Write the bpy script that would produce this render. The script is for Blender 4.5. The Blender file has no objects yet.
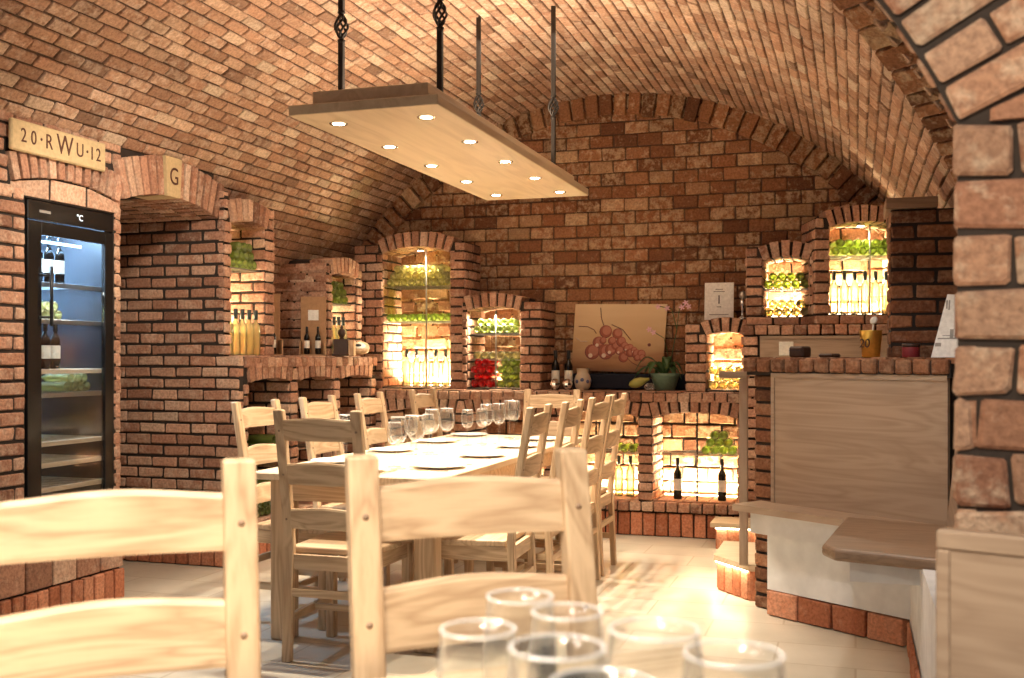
import bpy, math, random
from mathutils import Vector, Matrix, Euler
random.seed(7)
R = math.radians
PI = math.pi
C = bpy.context.scene.collection
SC = bpy.context.scene

# ------------------------------------------------------------------ camera, world, lights, exposure
YAW = 17.8
cam_d = bpy.data.cameras.new('camera'); cam = bpy.data.objects.new('camera', cam_d); C.objects.link(cam)
cam.location = (0, 0, 1.2); cam.rotation_euler = (R(90), 0, R(YAW))
cam_d.sensor_width = 36; cam_d.lens = 1070 / 1024 * 36
cam_d.shift_y = 19 / 1024
cam_d.clip_start = 0.05
cam_d.dof.use_dof = True; cam_d.dof.focus_distance = 5.6; cam_d.dof.aperture_fstop = 5.0
SC.camera = cam
SC.view_settings.view_transform = 'Standard'; SC.view_settings.look = 'None'
SC.view_settings.gamma = 1; SC.view_settings.use_curve_mapping = False
SC.view_settings.exposure = 0.45
w = bpy.data.worlds.new('world'); SC.world = w; w.use_nodes = True
w.node_tree.nodes['Background'].inputs[0].default_value = (0.84, 0.90, 1.0, 1)
w.node_tree.nodes['Background'].inputs[1].default_value = 0.20

def light(name, kind, loc, energy, color=(1, .8, .58), rot=(0, 0, 0), size=.3, size_y=None, spot=None, blend=.5, parent=None):
    d = bpy.data.lights.new(name, kind); d.energy = energy; d.color = color
    if kind == 'AREA':
        d.size = size
        if size_y: d.shape = 'RECTANGLE'; d.size_y = size_y
    else:
        d.shadow_soft_size = size
    if kind == 'SPOT': d.spot_size = R(spot or 60); d.spot_blend = blend
    o = bpy.data.objects.new(name, d); C.objects.link(o); o.location = loc; o.rotation_euler = rot
    if parent: o.parent = parent
    return o

# lamp over the near table, above the frame
for lx, ly in ((-1.25, .75), (-.75, .95), (-.25, .95), (-1.0, .25), (-.4, .25)):
    light('near_lamp_spot', 'SPOT', (lx, ly, 2.15), 50, (1, .88, .72), (0, 0, 0), .03, spot=96, blend=.5)
light('front_room_fill', 'AREA', (0.1, 0.5, 2.35), 6, (1, .84, .64), (R(25), 0, R(-10)), 1.4, .8)  # unseen soft fill added over the near chairs
light('pier_fill', 'SPOT', (-.3, .2, 2.2), 55, (1, .82, .62), Vector((1.0, 1.8, -.9)).to_track_quat('-Z', 'Y').to_euler(), .08, spot=72, blend=.9)  # unseen spot added to brighten the near pier
light('wall_fill', 'SPOT', (-2.5, 3.4, 2.55), 88, (1, .86, .68), Vector((-1.1, 1.6, -1.6)).to_track_quat('-Z', 'Y').to_euler(), .10, spot=88, blend=.9)  # unseen spot added to brighten the alcove wall
# unseen fill lights added under the vault, and a spot for the floor
light('vault_fill', 'AREA', (-1.7, 5.2, 2.95), 14, (1, .86, .68), (0, 0, 0), 1.4, 1.8)
light('seat_fill', 'SPOT', (-0.25, 3.4, 2.4), 46, (1, .93, .84), (R(28), 0, R(-14)), .08, spot=74, blend=.8)
light('floor_light', 'SPOT', (-0.35, 6.3, 2.40), 38, (1, .86, .64), (R(-10), 0, 0), .03, spot=105, blend=.6)

# ------------------------------------------------------------------ bookkeeping helpers
def tag(o, label=None, cat=None, group=None, kind=None):
    if label: o['label'] = label
    if cat: o['category'] = cat
    if group: o['group'] = group
    if kind: o['kind'] = kind
    return o

def empty(name, loc, rz=0, label=None, cat=None, group=None):
    o = bpy.data.objects.new(name, None); C.objects.link(o)
    o.location = loc; o.rotation_euler = (0, 0, rz); o.empty_display_size = .05
    return tag(o, label, cat, group)

class MB:
    """collects geometry into one mesh"""
    def __init__(s): s.v = []; s.f = []; s.c = []; s.sm = []; s.m = []; s.fc = False
    def add(s, vs, fs, col=(.5, .5, .5), smooth=False, m=0):
        b = len(s.v); s.v += [tuple(v) for v in vs]
        for f in fs:
            s.f.append(tuple(b + i for i in f)); s.c.append(col); s.sm.append(smooth); s.m.append(m)
    def box(s, x0, x1, y0, y1, z0, z1, bev=0, M=None, col=(.5, .5, .5), m=0):
        b = min(bev, abs(x1-x0)/2.01, abs(y1-y0)/2.01, abs(z1-z0)/2.01)
        if b <= 0:
            vs = [(x, y, z) for z in (z0, z1) for x, y in ((x0, y0), (x1, y0), (x1, y1), (x0, y1))]
            fs = [(3, 2, 1, 0), (4, 5, 6, 7), (0, 1, 5, 4), (1, 2, 6, 5), (2, 3, 7, 6), (3, 0, 4, 7)]
        else:
            vs = []; fs = []
            # 24-vertex chamfered box
            idx = {}
            for sx in (0, 1):
                for sy in (0, 1):
                    for sz in (0, 1):
                        X = x1 if sx else x0; Y = y1 if sy else y0; Z = z1 if sz else z0
                        dx = -b if sx else b; dy = -b if sy else b; dz = -b if sz else b
                        idx[sx, sy, sz, 'x'] = len(vs); vs.append((X, Y+dy, Z+dz))
                        idx[sx, sy, sz, 'y'] = len(vs); vs.append((X+dx, Y, Z+dz))
                        idx[sx, sy, sz, 'z'] = len(vs); vs.append((X+dx, Y+dy, Z))
            def q(*k): fs.append(tuple(idx[i] for i in k))
            for a in (0, 1):
                q(*[(a, y, z, 'x') for y, z in ((0, 0), (1, 0), (1, 1), (0, 1))][::(1 if a else -1)])
                q(*[(x, a, z, 'y') for x, z in ((0, 0), (1, 0), (1, 1), (0, 1))][::(-1 if a else 1)])
                q(*[(x, y, a, 'z') for x, y in ((0, 0), (1, 0), (1, 1), (0, 1))][::(1 if a else -1)])
            for p in (0, 1):
                for r_ in (0, 1):
                    q((p, r_, 0, 'x'), (p, r_, 1, 'x'), (p, r_, 1, 'y'), (p, r_, 0, 'y'))
                    q((p, 0, r_, 'x'), (p, 1, r_, 'x'), (p, 1, r_, 'z'), (p, 0, r_, 'z'))
                    q((0, p, r_, 'y'), (1, p, r_, 'y'), (1, p, r_, 'z'), (0, p, r_, 'z'))
                    for t in (0, 1):
                        q((p, r_, t, 'x'), (p, r_, t, 'y'), (p, r_, t, 'z'))
        if M is not None: vs = [M @ Vector(v) for v in vs]
        s.add(vs, fs, col, m=m)
        s.fc = True
    def lathe(s, prof, n=20, M=None, smooth=True, m=0, cap=True):
        vs = []; fs = []
        for r_, z in prof:
            for k in range(n):
                a = 2*PI*k/n; vs.append((r_*math.cos(a), r_*math.sin(a), z))
        for i in range(len(prof)-1):
            for k in range(n):
                k2 = (k+1) % n
                fs.append((i*n+k, i*n+k2, (i+1)*n+k2, (i+1)*n+k))
        if cap:
            if prof[0][0] > 1e-4: fs.append(tuple(range(n))[::-1])
            if prof[-1][0] > 1e-4: fs.append(tuple((len(prof)-1)*n+k for k in range(n)))
        if M is not None: vs = [M @ Vector(v) for v in vs]
        s.add(vs, fs, smooth=smooth, m=m)
    def tube(s, pts, r, n=8, smooth=True, closed=False):
        pts = [Vector(p) for p in pts]; vs = []; fs = []
        rs = r if isinstance(r, (list, tuple)) else [r]*len(pts)
        up = Vector((0.13, 0.21, 1)).normalized()
        for i, p in enumerate(pts):
            t = (pts[min(i+1, len(pts)-1)] - pts[max(i-1, 0)]).normalized()
            a = t.cross(up)
            if a.length < 1e-3: a = t.cross(Vector((1, 0, 0)))
            a.normalize(); b = t.cross(a)
            for k in range(n):
                an = 2*PI*k/n; vs.append(p + rs[i]*(math.cos(an)*a + math.sin(an)*b))
        for i in range(len(pts)-1):
            for k in range(n):
                k2 = (k+1) % n; fs.append((i*n+k, i*n+k2, (i+1)*n+k2, (i+1)*n+k))
        fs.append(tuple(range(n))[::-1]); fs.append(tuple((len(pts)-1)*n+k for k in range(n)))
        s.add(vs, fs, smooth=smooth)
    def prism(s, poly, fn, n0, n1, col=(.5, .5, .5)):
        k = len(poly)
        vs = [fn(u, v, n0) for u, v in poly] + [fn(u, v, n1) for u, v in poly]
        fs = [tuple(range(k))[::-1], tuple(range(k, 2*k))] + [(i, (i+1) % k, k+(i+1) % k, k+i) for i in range(k)]
        s.add(vs, fs, col)
        s.fc = True
    def brick(s, fn, u0, u1, v0, v1, n0, n1, bev=.006, jit=.0025):
        j = lambda a=jit: random.uniform(-a, a)
        if u1-u0 < .012 or v1-v0 < .012: return
        bu = min(bev, (u1-u0)*.3); bv = min(bev, (v1-v0)*.3)
        n1 += random.uniform(-.003, .003)
        cu = min(bev*.85, (u1-u0)*.25); cv = min(max(bev, .004)*.85 if v1-v0 < .5 else bev, (v1-v0)*.25)
        c4 = [(u0+j(), v0+j(), 1, 1), (u1+j(), v0+j(), -1, 1), (u1+j(), v1+j(), -1, -1), (u0+j(), v1+j(), 1, -1)]
        cs = []
        for k, (u, v, a, b) in enumerate(c4):
            ku, kv = random.uniform(.35, 1.3), random.uniform(.35, 1.3)
            p1, p2 = (u+a*cu*ku, v, a, b), (u, v+b*cv*kv, a, b)
            cs += [p2, p1] if k % 2 == 0 else [p1, p2]
        vs = [fn(u, v, n0) for u, v, a, b in cs] + [fn(u, v, n1-bev*.8) for u, v, a, b in cs] + \
             [fn(u+a*bu*.8, v+b*bv*.8, n1+j(.0012)) for u, v, a, b in cs]
        fs = [(k, (k+1) % 8, 8+(k+1) % 8, 8+k) for k in range(8)] + [(8+k, 8+(k+1) % 8, 16+(k+1) % 8, 16+k) for k in range(8)] + [tuple(range(16, 24))]
        s.add(vs, fs, (random.random(), random.random(), random.random()), m=0)
    def build(s, name, mat, parent=None, shade=None):
        me = bpy.data.meshes.new(name); me.from_pydata(s.v, [], s.f)
        mats = mat if isinstance(mat, (list, tuple)) else [mat]
        for x in mats: me.materials.append(x)
        me.polygons.foreach_set('use_smooth', s.sm)
        me.polygons.foreach_set('material_index', s.m)
        at = me.attributes.new('bk', 'FLOAT_COLOR', 'FACE')
        flat = []
        for c in s.c: flat += [c[0], c[1], c[2], 1.0]
        at.data.foreach_set('color', flat)
        me.update()
        if s.fc:
            import bmesh
            b = bmesh.new(); b.from_mesh(me); bmesh.ops.recalc_face_normals(b, faces=b.faces); b.to_mesh(me); b.free()
        o = bpy.data.objects.new(name, me); C.objects.link(o)
        if parent: o.parent = parent
        return o

def copy_tree(o, parent=None):
    c = o.copy(); C.objects.link(c); c.parent = parent
    for ch in [x for x in KIDS.get(o.name, [])]: copy_tree(ch, c)
    return c
KIDS = {}
def register(o):
    KIDS[o.name] = [x for x in C.objects if x.parent == o]
    for x in KIDS[o.name]: register(x)
def instance(proto, loc, rz=0, label=None, cat=None, group=None, rot=None, scale=None):
    """first use moves the prototype itself, later uses copy it"""
    if not proto.get('_used'):
        proto['_used'] = 1; o = proto; register(proto)
    else:
        o = copy_tree(proto)
    o.location = loc; o.rotation_euler = rot if rot is not None else (0, 0, rz)
    if scale: o.scale = (scale,)*3
    return tag(o, label, cat, group)

# ------------------------------------------------------------------ materials
def mat(name):
    m = bpy.data.materials.new(name); m.use_nodes = True
    nt = m.node_tree; b = nt.nodes['Principled BSDF']
    return m, nt, b
def N(nt, t, **kw):
    n = nt.nodes.new(t)
    for k, v in kw.items():
        if k in n.inputs: n.inputs[k].default_value = v
        else: setattr(n, k, v)
    return n
def ramp(nt, stops):
    n = nt.nodes.new('ShaderNodeValToRGB'); e = n.color_ramp.elements
    while len(e) < len(stops): e.new(.5)
    for i, (p, c) in enumerate(stops): e[i].position = p; e[i].color = (*c, 1)
    return n
def mix(nt, fac, a, b, mode='MIX'):
    n = nt.nodes.new('ShaderNodeMix'); n.data_type = 'RGBA'; n.blend_type = mode
    for i, x in ((0, fac), (6, a), (7, b)):
        if isinstance(x, (int, float)): n.inputs[i].default_value = x
        elif isinstance(x, tuple): n.inputs[i].default_value = (*x, 1)
        else: nt.links.new(x, n.inputs[i])
    return n.outputs[2]

def brick_mat(name, stops, pale=(.62, .48, .36), pale_amt=.5, bump=.35, sc=1.0, mortar=False):
    m, nt, b = mat(name); L = nt.links.new
    at = N(nt, 'ShaderNodeAttribute', attribute_name='bk')
    sep = N(nt, 'ShaderNodeSeparateColor'); L(at.outputs['Color'], sep.inputs[0])
    tc = N(nt, 'ShaderNodeTexCoord')
    cr = ramp(nt, stops); L(sep.outputs[0], cr.inputs[0])
    n1 = N(nt, 'ShaderNodeTexNoise', Scale=22*sc, Detail=4.0, Roughness=.65); L(tc.outputs['Object'], n1.inputs['Vector'])
    n2 = N(nt, 'ShaderNodeTexNoise', Scale=70*sc, Detail=3.0, Roughness=.6); L(tc.outputs['Object'], n2.inputs['Vector'])
    n3 = N(nt, 'ShaderNodeTexNoise', Scale=1.3, Detail=2.0); L(tc.outputs['Object'], n3.inputs['Vector'])
    # pale lime patches, more on some bricks
    add = N(nt, 'ShaderNodeMath', operation='MULTIPLY_ADD'); L(sep.outputs[2], add.inputs[0]); add.inputs[1].default_value = .22; L(n1.outputs[0], add.inputs[2])
    rp = ramp(nt, [(.60, (0, 0, 0)), (.76, (1, 1, 1))]); L(add.outputs[0], rp.inputs[0])
    fac = N(nt, 'ShaderNodeMath', operation='MULTIPLY'); L(rp.outputs[0], fac.inputs[0]); fac.inputs[1].default_value = pale_amt
    c1 = mix(nt, fac.outputs[0], cr.outputs[0], pale)
    r2 = ramp(nt, [(.30, (.56, .50, .48)), (.62, (1.14, 1.12, 1.08))]); L(n2.outputs[0], r2.inputs[0])
    c2 = mix(nt, .75, c1, r2.outputs[0], 'MULTIPLY')
    # lightness per brick
    lg = N(nt, 'ShaderNodeMapRange'); L(sep.outputs[1], lg.inputs[0]); lg.inputs[3].default_value = .84; lg.inputs[4].default_value = 1.14
    vm = N(nt, 'ShaderNodeVectorMath', operation='SCALE'); L(c2, vm.inputs[0]); L(lg.outputs[0], vm.inputs['Scale'])
    L(vm.outputs[0], b.inputs['Base Color'])
    b.inputs['Roughness'].default_value = .88; b.inputs['Specular IOR Level'].default_value = .2
    bp = N(nt, 'ShaderNodeBump', Strength=bump, Distance=.01)
    mx = N(nt, 'ShaderNodeMath', operation='MULTIPLY_ADD'); L(n1.outputs[0], mx.inputs[0]); mx.inputs[1].default_value = 1.4; L(n2.outputs[0], mx.inputs[2])
    L(mx.outputs[0], bp.inputs['Height']); L(bp.outputs[0], b.inputs['Normal'])
    return m
M = {}
M['vault_brick'] = brick_mat('vault_brick', [(0, (.26, .155, .105)), (.15, (.40, .23, .15)), (.6, (.47, .285, .19)), (.88, (.52, .35, .245)), (1, (.62, .49, .37))], (.74, .60, .48), .40)
M['wall_brick'] = brick_mat('wall_brick', [(0, (.27, .14, .095)), (.2, (.42, .22, .145)), (.6, (.51, .285, .195)), (.9, (.59, .37, .26)), (1, (.66, .48, .36))], (.68, .52, .40), .45)
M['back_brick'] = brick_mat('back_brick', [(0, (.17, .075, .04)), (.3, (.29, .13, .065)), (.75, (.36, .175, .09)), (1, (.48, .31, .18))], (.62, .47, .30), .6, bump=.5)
M['pier_brick'] = brick_mat('pier_brick', [(0, (.38, .19, .12)), (.5, (.48, .26, .16)), (1, (.58, .37, .25))], (.76, .60, .44), .6, bump=.5, sc=1.0)
M['dark_brick'] = brick_mat('dark_brick', [(0, (.13, .06, .035)), (.5, (.22, .095, .05)), (1, (.34, .16, .085))], (.44, .28, .18), .4)
M['plinth_tile'] = brick_mat('plinth_tile', [(0, (.40, .145, .075)), (.5, (.52, .20, .11)), (1, (.60, .27, .16))], (.62, .35, .24), .35, bump=.15)

def plain(name, col, rough=.6, metal=0, bump=0, bsc=60, spec=None, **kw):
    m, nt, b = mat(name)
    b.inputs['Base Color'].default_value = (*col, 1); b.inputs['Roughness'].default_value = rough; b.inputs['Metallic'].default_value = metal
    tc = N(nt, 'ShaderNodeTexCoord'); n = N(nt, 'ShaderNodeTexNoise', Scale=bsc, Detail=3.0); nt.links.new(tc.outputs['Object'], n.inputs['Vector'])
    r_ = ramp(nt, [(.3, tuple(c*.88 for c in col)), (.7, tuple(min(1, c*1.08) for c in col))]); nt.links.new(n.outputs[0], r_.inputs[0]); nt.links.new(r_.outputs[0], b.inputs['Base Color'])
    if bump:
        bp = N(nt, 'ShaderNodeBump', Strength=bump, Distance=.004); nt.links.new(n.outputs[0], bp.inputs['Height']); nt.links.new(bp.outputs[0], b.inputs['Normal'])
    if spec is not None: b.inputs['Specular IOR Level'].default_value = spec
    for k, v in kw.items(): b.inputs[k.replace('_', ' ')].default_value = v
    return m
def wood(name, axis, c0, c1, sc=1.0, rough=.45, band=1.0):
    m, nt, b = mat(name); L = nt.links.new
    tc = N(nt, 'ShaderNodeTexCoord'); mp = N(nt, 'ShaderNodeMapping')
    s_ = [9*sc, 9*sc, 9*sc]; s_[axis] = 1.1*sc; mp.inputs['Scale'].default_value = s_
    oi = N(nt, 'ShaderNodeObjectInfo'); vm = N(nt, 'ShaderNodeVectorMath', operation='SCALE'); vm.inputs[0].default_value = (3.1, 7.7, 5.3); L(oi.outputs['Random'], vm.inputs['Scale'])
    va = N(nt, 'ShaderNodeVectorMath', operation='ADD'); L(tc.outputs['Object'], va.inputs[0]); L(vm.outputs[0], va.inputs[1])
    L(va.outputs[0], mp.inputs['Vector'])
    n1 = N(nt, 'ShaderNodeTexNoise', Scale=1.0, Detail=2.0, Distortion=1.2); L(mp.outputs[0], n1.inputs['Vector'])
    ml = N(nt, 'ShaderNodeMath', operation='MULTIPLY'); L(n1.outputs[0], ml.inputs[0]); ml.inputs[1].default_value = 13*band
    fr = N(nt, 'ShaderNodeMath', operation='PINGPONG'); L(ml.outputs[0], fr.inputs[0]); fr.inputs[1].default_value = 1.0
    mp2 = N(nt, 'ShaderNodeMapping'); s2 = [160*sc, 160*sc, 160*sc]; s2[axis] = 6*sc; mp2.inputs['Scale'].default_value = s2; L(va.outputs[0], mp2.inputs['Vector'])
    n2 = N(nt, 'ShaderNodeTexNoise', Scale=1.0, Detail=2.0); L(mp2.outputs[0], n2.inputs['Vector'])
    mx = N(nt, 'ShaderNodeMath', operation='MULTIPLY_ADD'); L(fr.outputs[0], mx.inputs[0]); mx.inputs[1].default_value = .55
    m3 = N(nt, 'ShaderNodeMath', operation='MULTIPLY'); L(n2.outputs[0], m3.inputs[0]); m3.inputs[1].default_value = .55; L(m3.outputs[0], mx.inputs[2])
    r_ = ramp(nt, [(.12, c0), (.75, c1)]); L(mx.outputs[0], r_.inputs[0]); L(r_.outputs[0], b.inputs['Base Color'])
    b.inputs['Roughness'].default_value = rough
    bp = N(nt, 'ShaderNodeBump', Strength=.12, Distance=.002); L(n2.outputs[0], bp.inputs['Height']); L(bp.outputs[0], b.inputs['Normal'])
    return m
OA, OB = (.41, .26, .145), (.64, .46, .285)
for i, a in enumerate('xyz'): M['oak_'+a] = wood('oak_'+a, i, OA, OB)
for i, a in enumerate('xyz'): M['seat_oak_'+a] = wood('seat_oak_'+a, i, (.33, .225, .15), (.43, .31, .215), .9)
for i, a in enumerate('xyz'): M['table_oak_'+a] = wood('table_oak_'+a, i, (.56, .42, .27), (.72, .57, .40), .8)
for i, a in enumerate('xyz'): M['brown_oak_'+a] = wood('brown_oak_'+a, i, (.22, .135, .08), (.31, .20, .125), .9)
M['lamp_wood'] = wood('lamp_wood', 1, (.50, .36, .22), (.62, .47, .30), .7, .5, .5)
M['mortar'] = plain('mortar', (.035, .025, .02), .95, bump=.6)
M['vault_mortar'] = plain('vault_mortar', (.10, .055, .035), .95, bump=.6)
M['pier_mortar'] = plain('pier_mortar', (.06, .045, .036), .95, bump=.6)
M['plaster'] = plain('plaster', (.80, .795, .79), .85, bsc=9)
M['iron'] = plain('iron', (.035, .026, .02), .5, .6)
M['steel'] = plain('steel', (.35, .33, .30), .35, .9)
M['chrome'] = plain('chrome', (.8, .8, .8), .12, 1)
M['black'] = plain('black', (.012, .012, .014), .35)
M['black_gloss'] = plain('black_gloss', (.015, .013, .012), .15)
M['cream_stone'] = plain('cream_stone', (.62, .47, .26), .7, bump=.15)
M['engraving'] = plain('engraving', (.10, .035, .02), .8)
M['white'] = plain('white', (.85, .84, .80), .45)
M['paper'] = plain('paper', (.86, .84, .80), .7)
M['ink'] = plain('ink', (.08, .075, .07), .7)
M['grey_ink'] = plain('grey_ink', (.32, .30, .28), .7)
M['capsule'] = plain('capsule', (.03, .05, .05), .35)
M['navy'] = plain('navy', (.012, .015, .03), .9, bump=.3)
M['label'] = plain('label', (.80, .78, .70), .6)
M['gold'] = plain('gold', (.85, .58, .14), .28, .9)
M['kraft'] = plain('kraft', (.42, .24, .12), .7)
M['dark_walnut'] = plain('dark_walnut', (.06, .03, .02), .45)
M['porcelain'] = plain('porcelain', (.86, .85, .82), .2)
M['ceramic'] = plain('ceramic', (.62, .54, .42), .35, bsc=18)
M['blue_glaze'] = plain('blue_glaze', (.10, .14, .30), .3)
M['green_pot'] = plain('green_pot', (.13, .22, .16), .4)
M['leaf'] = plain('leaf', (.05, .11, .03), .4)
M['petal'] = plain('petal', (.75, .45, .52), .6)
M['gourd'] = plain('gourd', (.38, .40, .10), .5, bsc=25)
M['red_paper'] = plain('red_paper', (.22, .02, .025), .6)

def glassy(name, col, trans=.75, rough=.12, sheen=0):
    m, nt, b = mat(name); L = nt.links.new
    # coloured glass: tinted see-through + gloss + soft scatter
    tr = N(nt, 'ShaderNodeBsdfTransparent'); tr.inputs[0].default_value = (*col, 1)
    tl = N(nt, 'ShaderNodeBsdfTranslucent'); tl.inputs[0].default_value = (*[min(1, c*1.0) for c in col], 1)
    df = N(nt, 'ShaderNodeBsdfDiffuse'); df.inputs[0].default_value = (*[c*.6 for c in col], 1)
    gl = N(nt, 'ShaderNodeBsdfGlossy', Roughness=rough)
    lw = N(nt, 'ShaderNodeLayerWeight', Blend=.35)
    a = N(nt, 'ShaderNodeMixShader'); a.inputs[0].default_value = .5; L(tl.outputs[0], a.inputs[1]); L(df.outputs[0], a.inputs[2])
    s = N(nt, 'ShaderNodeMixShader'); s.inputs[0].default_value = trans; L(a.outputs[0], s.inputs[1]); L(tr.outputs[0], s.inputs[2])
    s2 = N(nt, 'ShaderNodeMixShader'); L(lw.outputs['Fresnel'], s2.inputs[0]); L(s.outputs[0], s2.inputs[1]); L(gl.outputs[0], s2.inputs[2])
    L(s2.outputs[0], nt.nodes['Material Output'].inputs[0])
    return m
M['green_glass'] = glassy('green_glass', (.56, .68, .20), .5)
M['yellow_glass'] = glassy('yellow_glass', (.95, .89, .50), .55)
M['clear_wine'] = glassy('clear_wine', (.97, .93, .66), .6)
M['pale_wine'] = glassy('pale_wine', (.97, .96, .62), .62)
M['red_glass'] = glassy('red_glass', (.80, .03, .03), .3)
M['dark_glass'] = glassy('dark_glass', (.02, .016, .012), .1)
def thin_glass(name, tint=(.97, .97, .96), k=.8, base=.05, p=3.2, dif=.2):
    m, nt, b = mat(name); L = nt.links.new
    tr = N(nt, 'ShaderNodeBsdfTransparent'); tr.inputs[0].default_value = (*tint, 1)
    g0 = N(nt, 'ShaderNodeBsdfGlossy', Roughness=.10); d0 = N(nt, 'ShaderNodeBsdfDiffuse'); d0.inputs[0].default_value = (.92, .92, .92, 1)
    gl = N(nt, 'ShaderNodeMixShader'); gl.inputs[0].default_value = dif; L(g0.outputs[0], gl.inputs[1]); L(d0.outputs[0], gl.inputs[2])  # diffuse white mixed in stands for pale reflections on the glass
    lw = N(nt, 'ShaderNodeLayerWeight', Blend=.5)
    pw = N(nt, 'ShaderNodeMath', operation='POWER'); L(lw.outputs['Facing'], pw.inputs[0]); pw.inputs[1].default_value = p
    ma = N(nt, 'ShaderNodeMath', operation='MULTIPLY_ADD'); L(pw.outputs[0], ma.inputs[0]); ma.inputs[1].default_value = k; ma.inputs[2].default_value = base
    s = N(nt, 'ShaderNodeMixShader'); L(ma.outputs[0], s.inputs[0]); L(tr.outputs[0], s.inputs[1]); L(gl.outputs[0], s.inputs[2])
    L(s.outputs[0], nt.nodes['Material Output'].inputs[0]); return m
M['glass'] = thin_glass('glass')
M['rim_glint'] = thin_glass('rim_glint', (1, 1, 1), .3, .6, 1.0, .55)  # whitened so the wine glass rims look caught by light
M['pane'] = thin_glass('pane', (.92, .94, .96), .3, .07, dif=0)
def emit(name, col, st):
    m, nt, b = mat(name); b.inputs['Base Color'].default_value = (*col, 1)
    b.inputs['Emission Color'].default_value = (*col, 1); b.inputs['Emission Strength'].default_value = st; return m
M['led_warm'] = emit('led_warm', (1, .84, .55), 14)
M['led_cold'] = emit('led_cold', (.55, .80, 1), 9)
M['bulb'] = emit('bulb', (1, .93, .82), 18)
M['display'] = emit('display', (.8, .9, 1), 1.0)

def floor_mat():
    m, nt, b = mat('floor_tile'); L = nt.links.new
    tc = N(nt, 'ShaderNodeTexCoord')
    br = N(nt, 'ShaderNodeTexBrick'); L(tc.outputs['Object'], br.inputs['Vector'])
    br.offset = .5; br.inputs['Color1'].default_value = (.60, .54, .44, 1); br.inputs['Color2'].default_value = (.68, .62, .52, 1)
    br.inputs['Mortar'].default_value = (.50, .42, .31, 1); br.inputs['Scale'].default_value = 1.0
    br.inputs['Mortar Size'].default_value = .005; br.inputs['Brick Width'].default_value = .62; br.inputs['Row Height'].default_value = .31; br.inputs['Mortar Smooth'].default_value = .3
    n = N(nt, 'ShaderNodeTexNoise', Scale=5.0, Detail=6.0, Roughness=.6); L(tc.outputs['Object'], n.inputs['Vector'])
    r_ = ramp(nt, [(.3, (.86, .84, .80)), (.7, (1.05, 1.04, 1.03))]); L(n.outputs[0], r_.inputs[0])
    L(mix(nt, .8, br.outputs[0], r_.outputs[0], 'MULTIPLY'), b.inputs['Base Color'])
    b.inputs['Roughness'].default_value = .32
    bp = N(nt, 'ShaderNodeBump', Strength=.15, Distance=.003); inv = N(nt, 'ShaderNodeMath', operation='SUBTRACT'); inv.inputs[0].default_value = 1; L(br.outputs['Fac'], inv.inputs[1]); L(inv.outputs[0], bp.inputs['Height']); L(bp.outputs[0], b.inputs['Normal'])
    return m
M['floor'] = floor_mat()

# ------------------------------------------------------------------ masonry helpers
def plane_fn(O, U, Nn):
    O, U, Nn = Vector(O), Vector(U).normalized(), Vector(Nn).normalized()
    def fn(u, v, n): 
        p = O + U*u + Nn*n; return Vector((p.x, p.y, O.z + v))
    return fn
def course(mb, fn, u0, u1, v0, v1, L, off, n1=.012, n0=-.03, jt=.013, jit=.003, bev=.007):
    """one row of bricks between u0 and u1 on a grid of pitch L"""
    k = math.floor((u0-off)/L); a = off+k*L; cuts = [u0]
    while a < u1:
        if a > u0+.3*L and a < u1-.3*L: cuts.append(a)
        a += L
    cuts.append(u1)
    for c, d in zip(cuts, cuts[1:]):
        mb.brick(fn, c+jt/2, d-jt/2, v0+jt/2, v1-jt/2, n0, n1, jit=jit, bev=bev)
def rows(mb, fn, iv, z0, z1, H=.066, L=.19, ph=0, **kw):
    """rows of bricks from z0 to z1; iv(z) gives the list of spans"""
    n = max(1, round((z1-z0)/H)); h = (z1-z0)/n
    for i in range(n):
        a, b = z0+i*h, z0+(i+1)*h
        off = ((i+ph) % 2)*L/2 + random.uniform(-.008, .008)
        spans = iv((a+b)/2) if callable(iv) else iv
        for u0, u1 in spans: course(mb, fn, u0, u1, a, b, L, off, **kw)
def soldiers(mb, fn, u0, u1, z0, z1, W=.066, **kw):
    n = max(1, round((u1-u0)/W)); w_ = (u1-u0)/n
    jt = kw.pop('jt', .010)
    n0 = kw.pop('n0', -.03); n1 = kw.pop('n1', .012)
    for i in range(n): mb.brick(fn, u0+i*w_+jt/2, u0+(i+1)*w_-jt/2, z0+jt/2, z1-jt/2, n0, n1, **kw)
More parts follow.
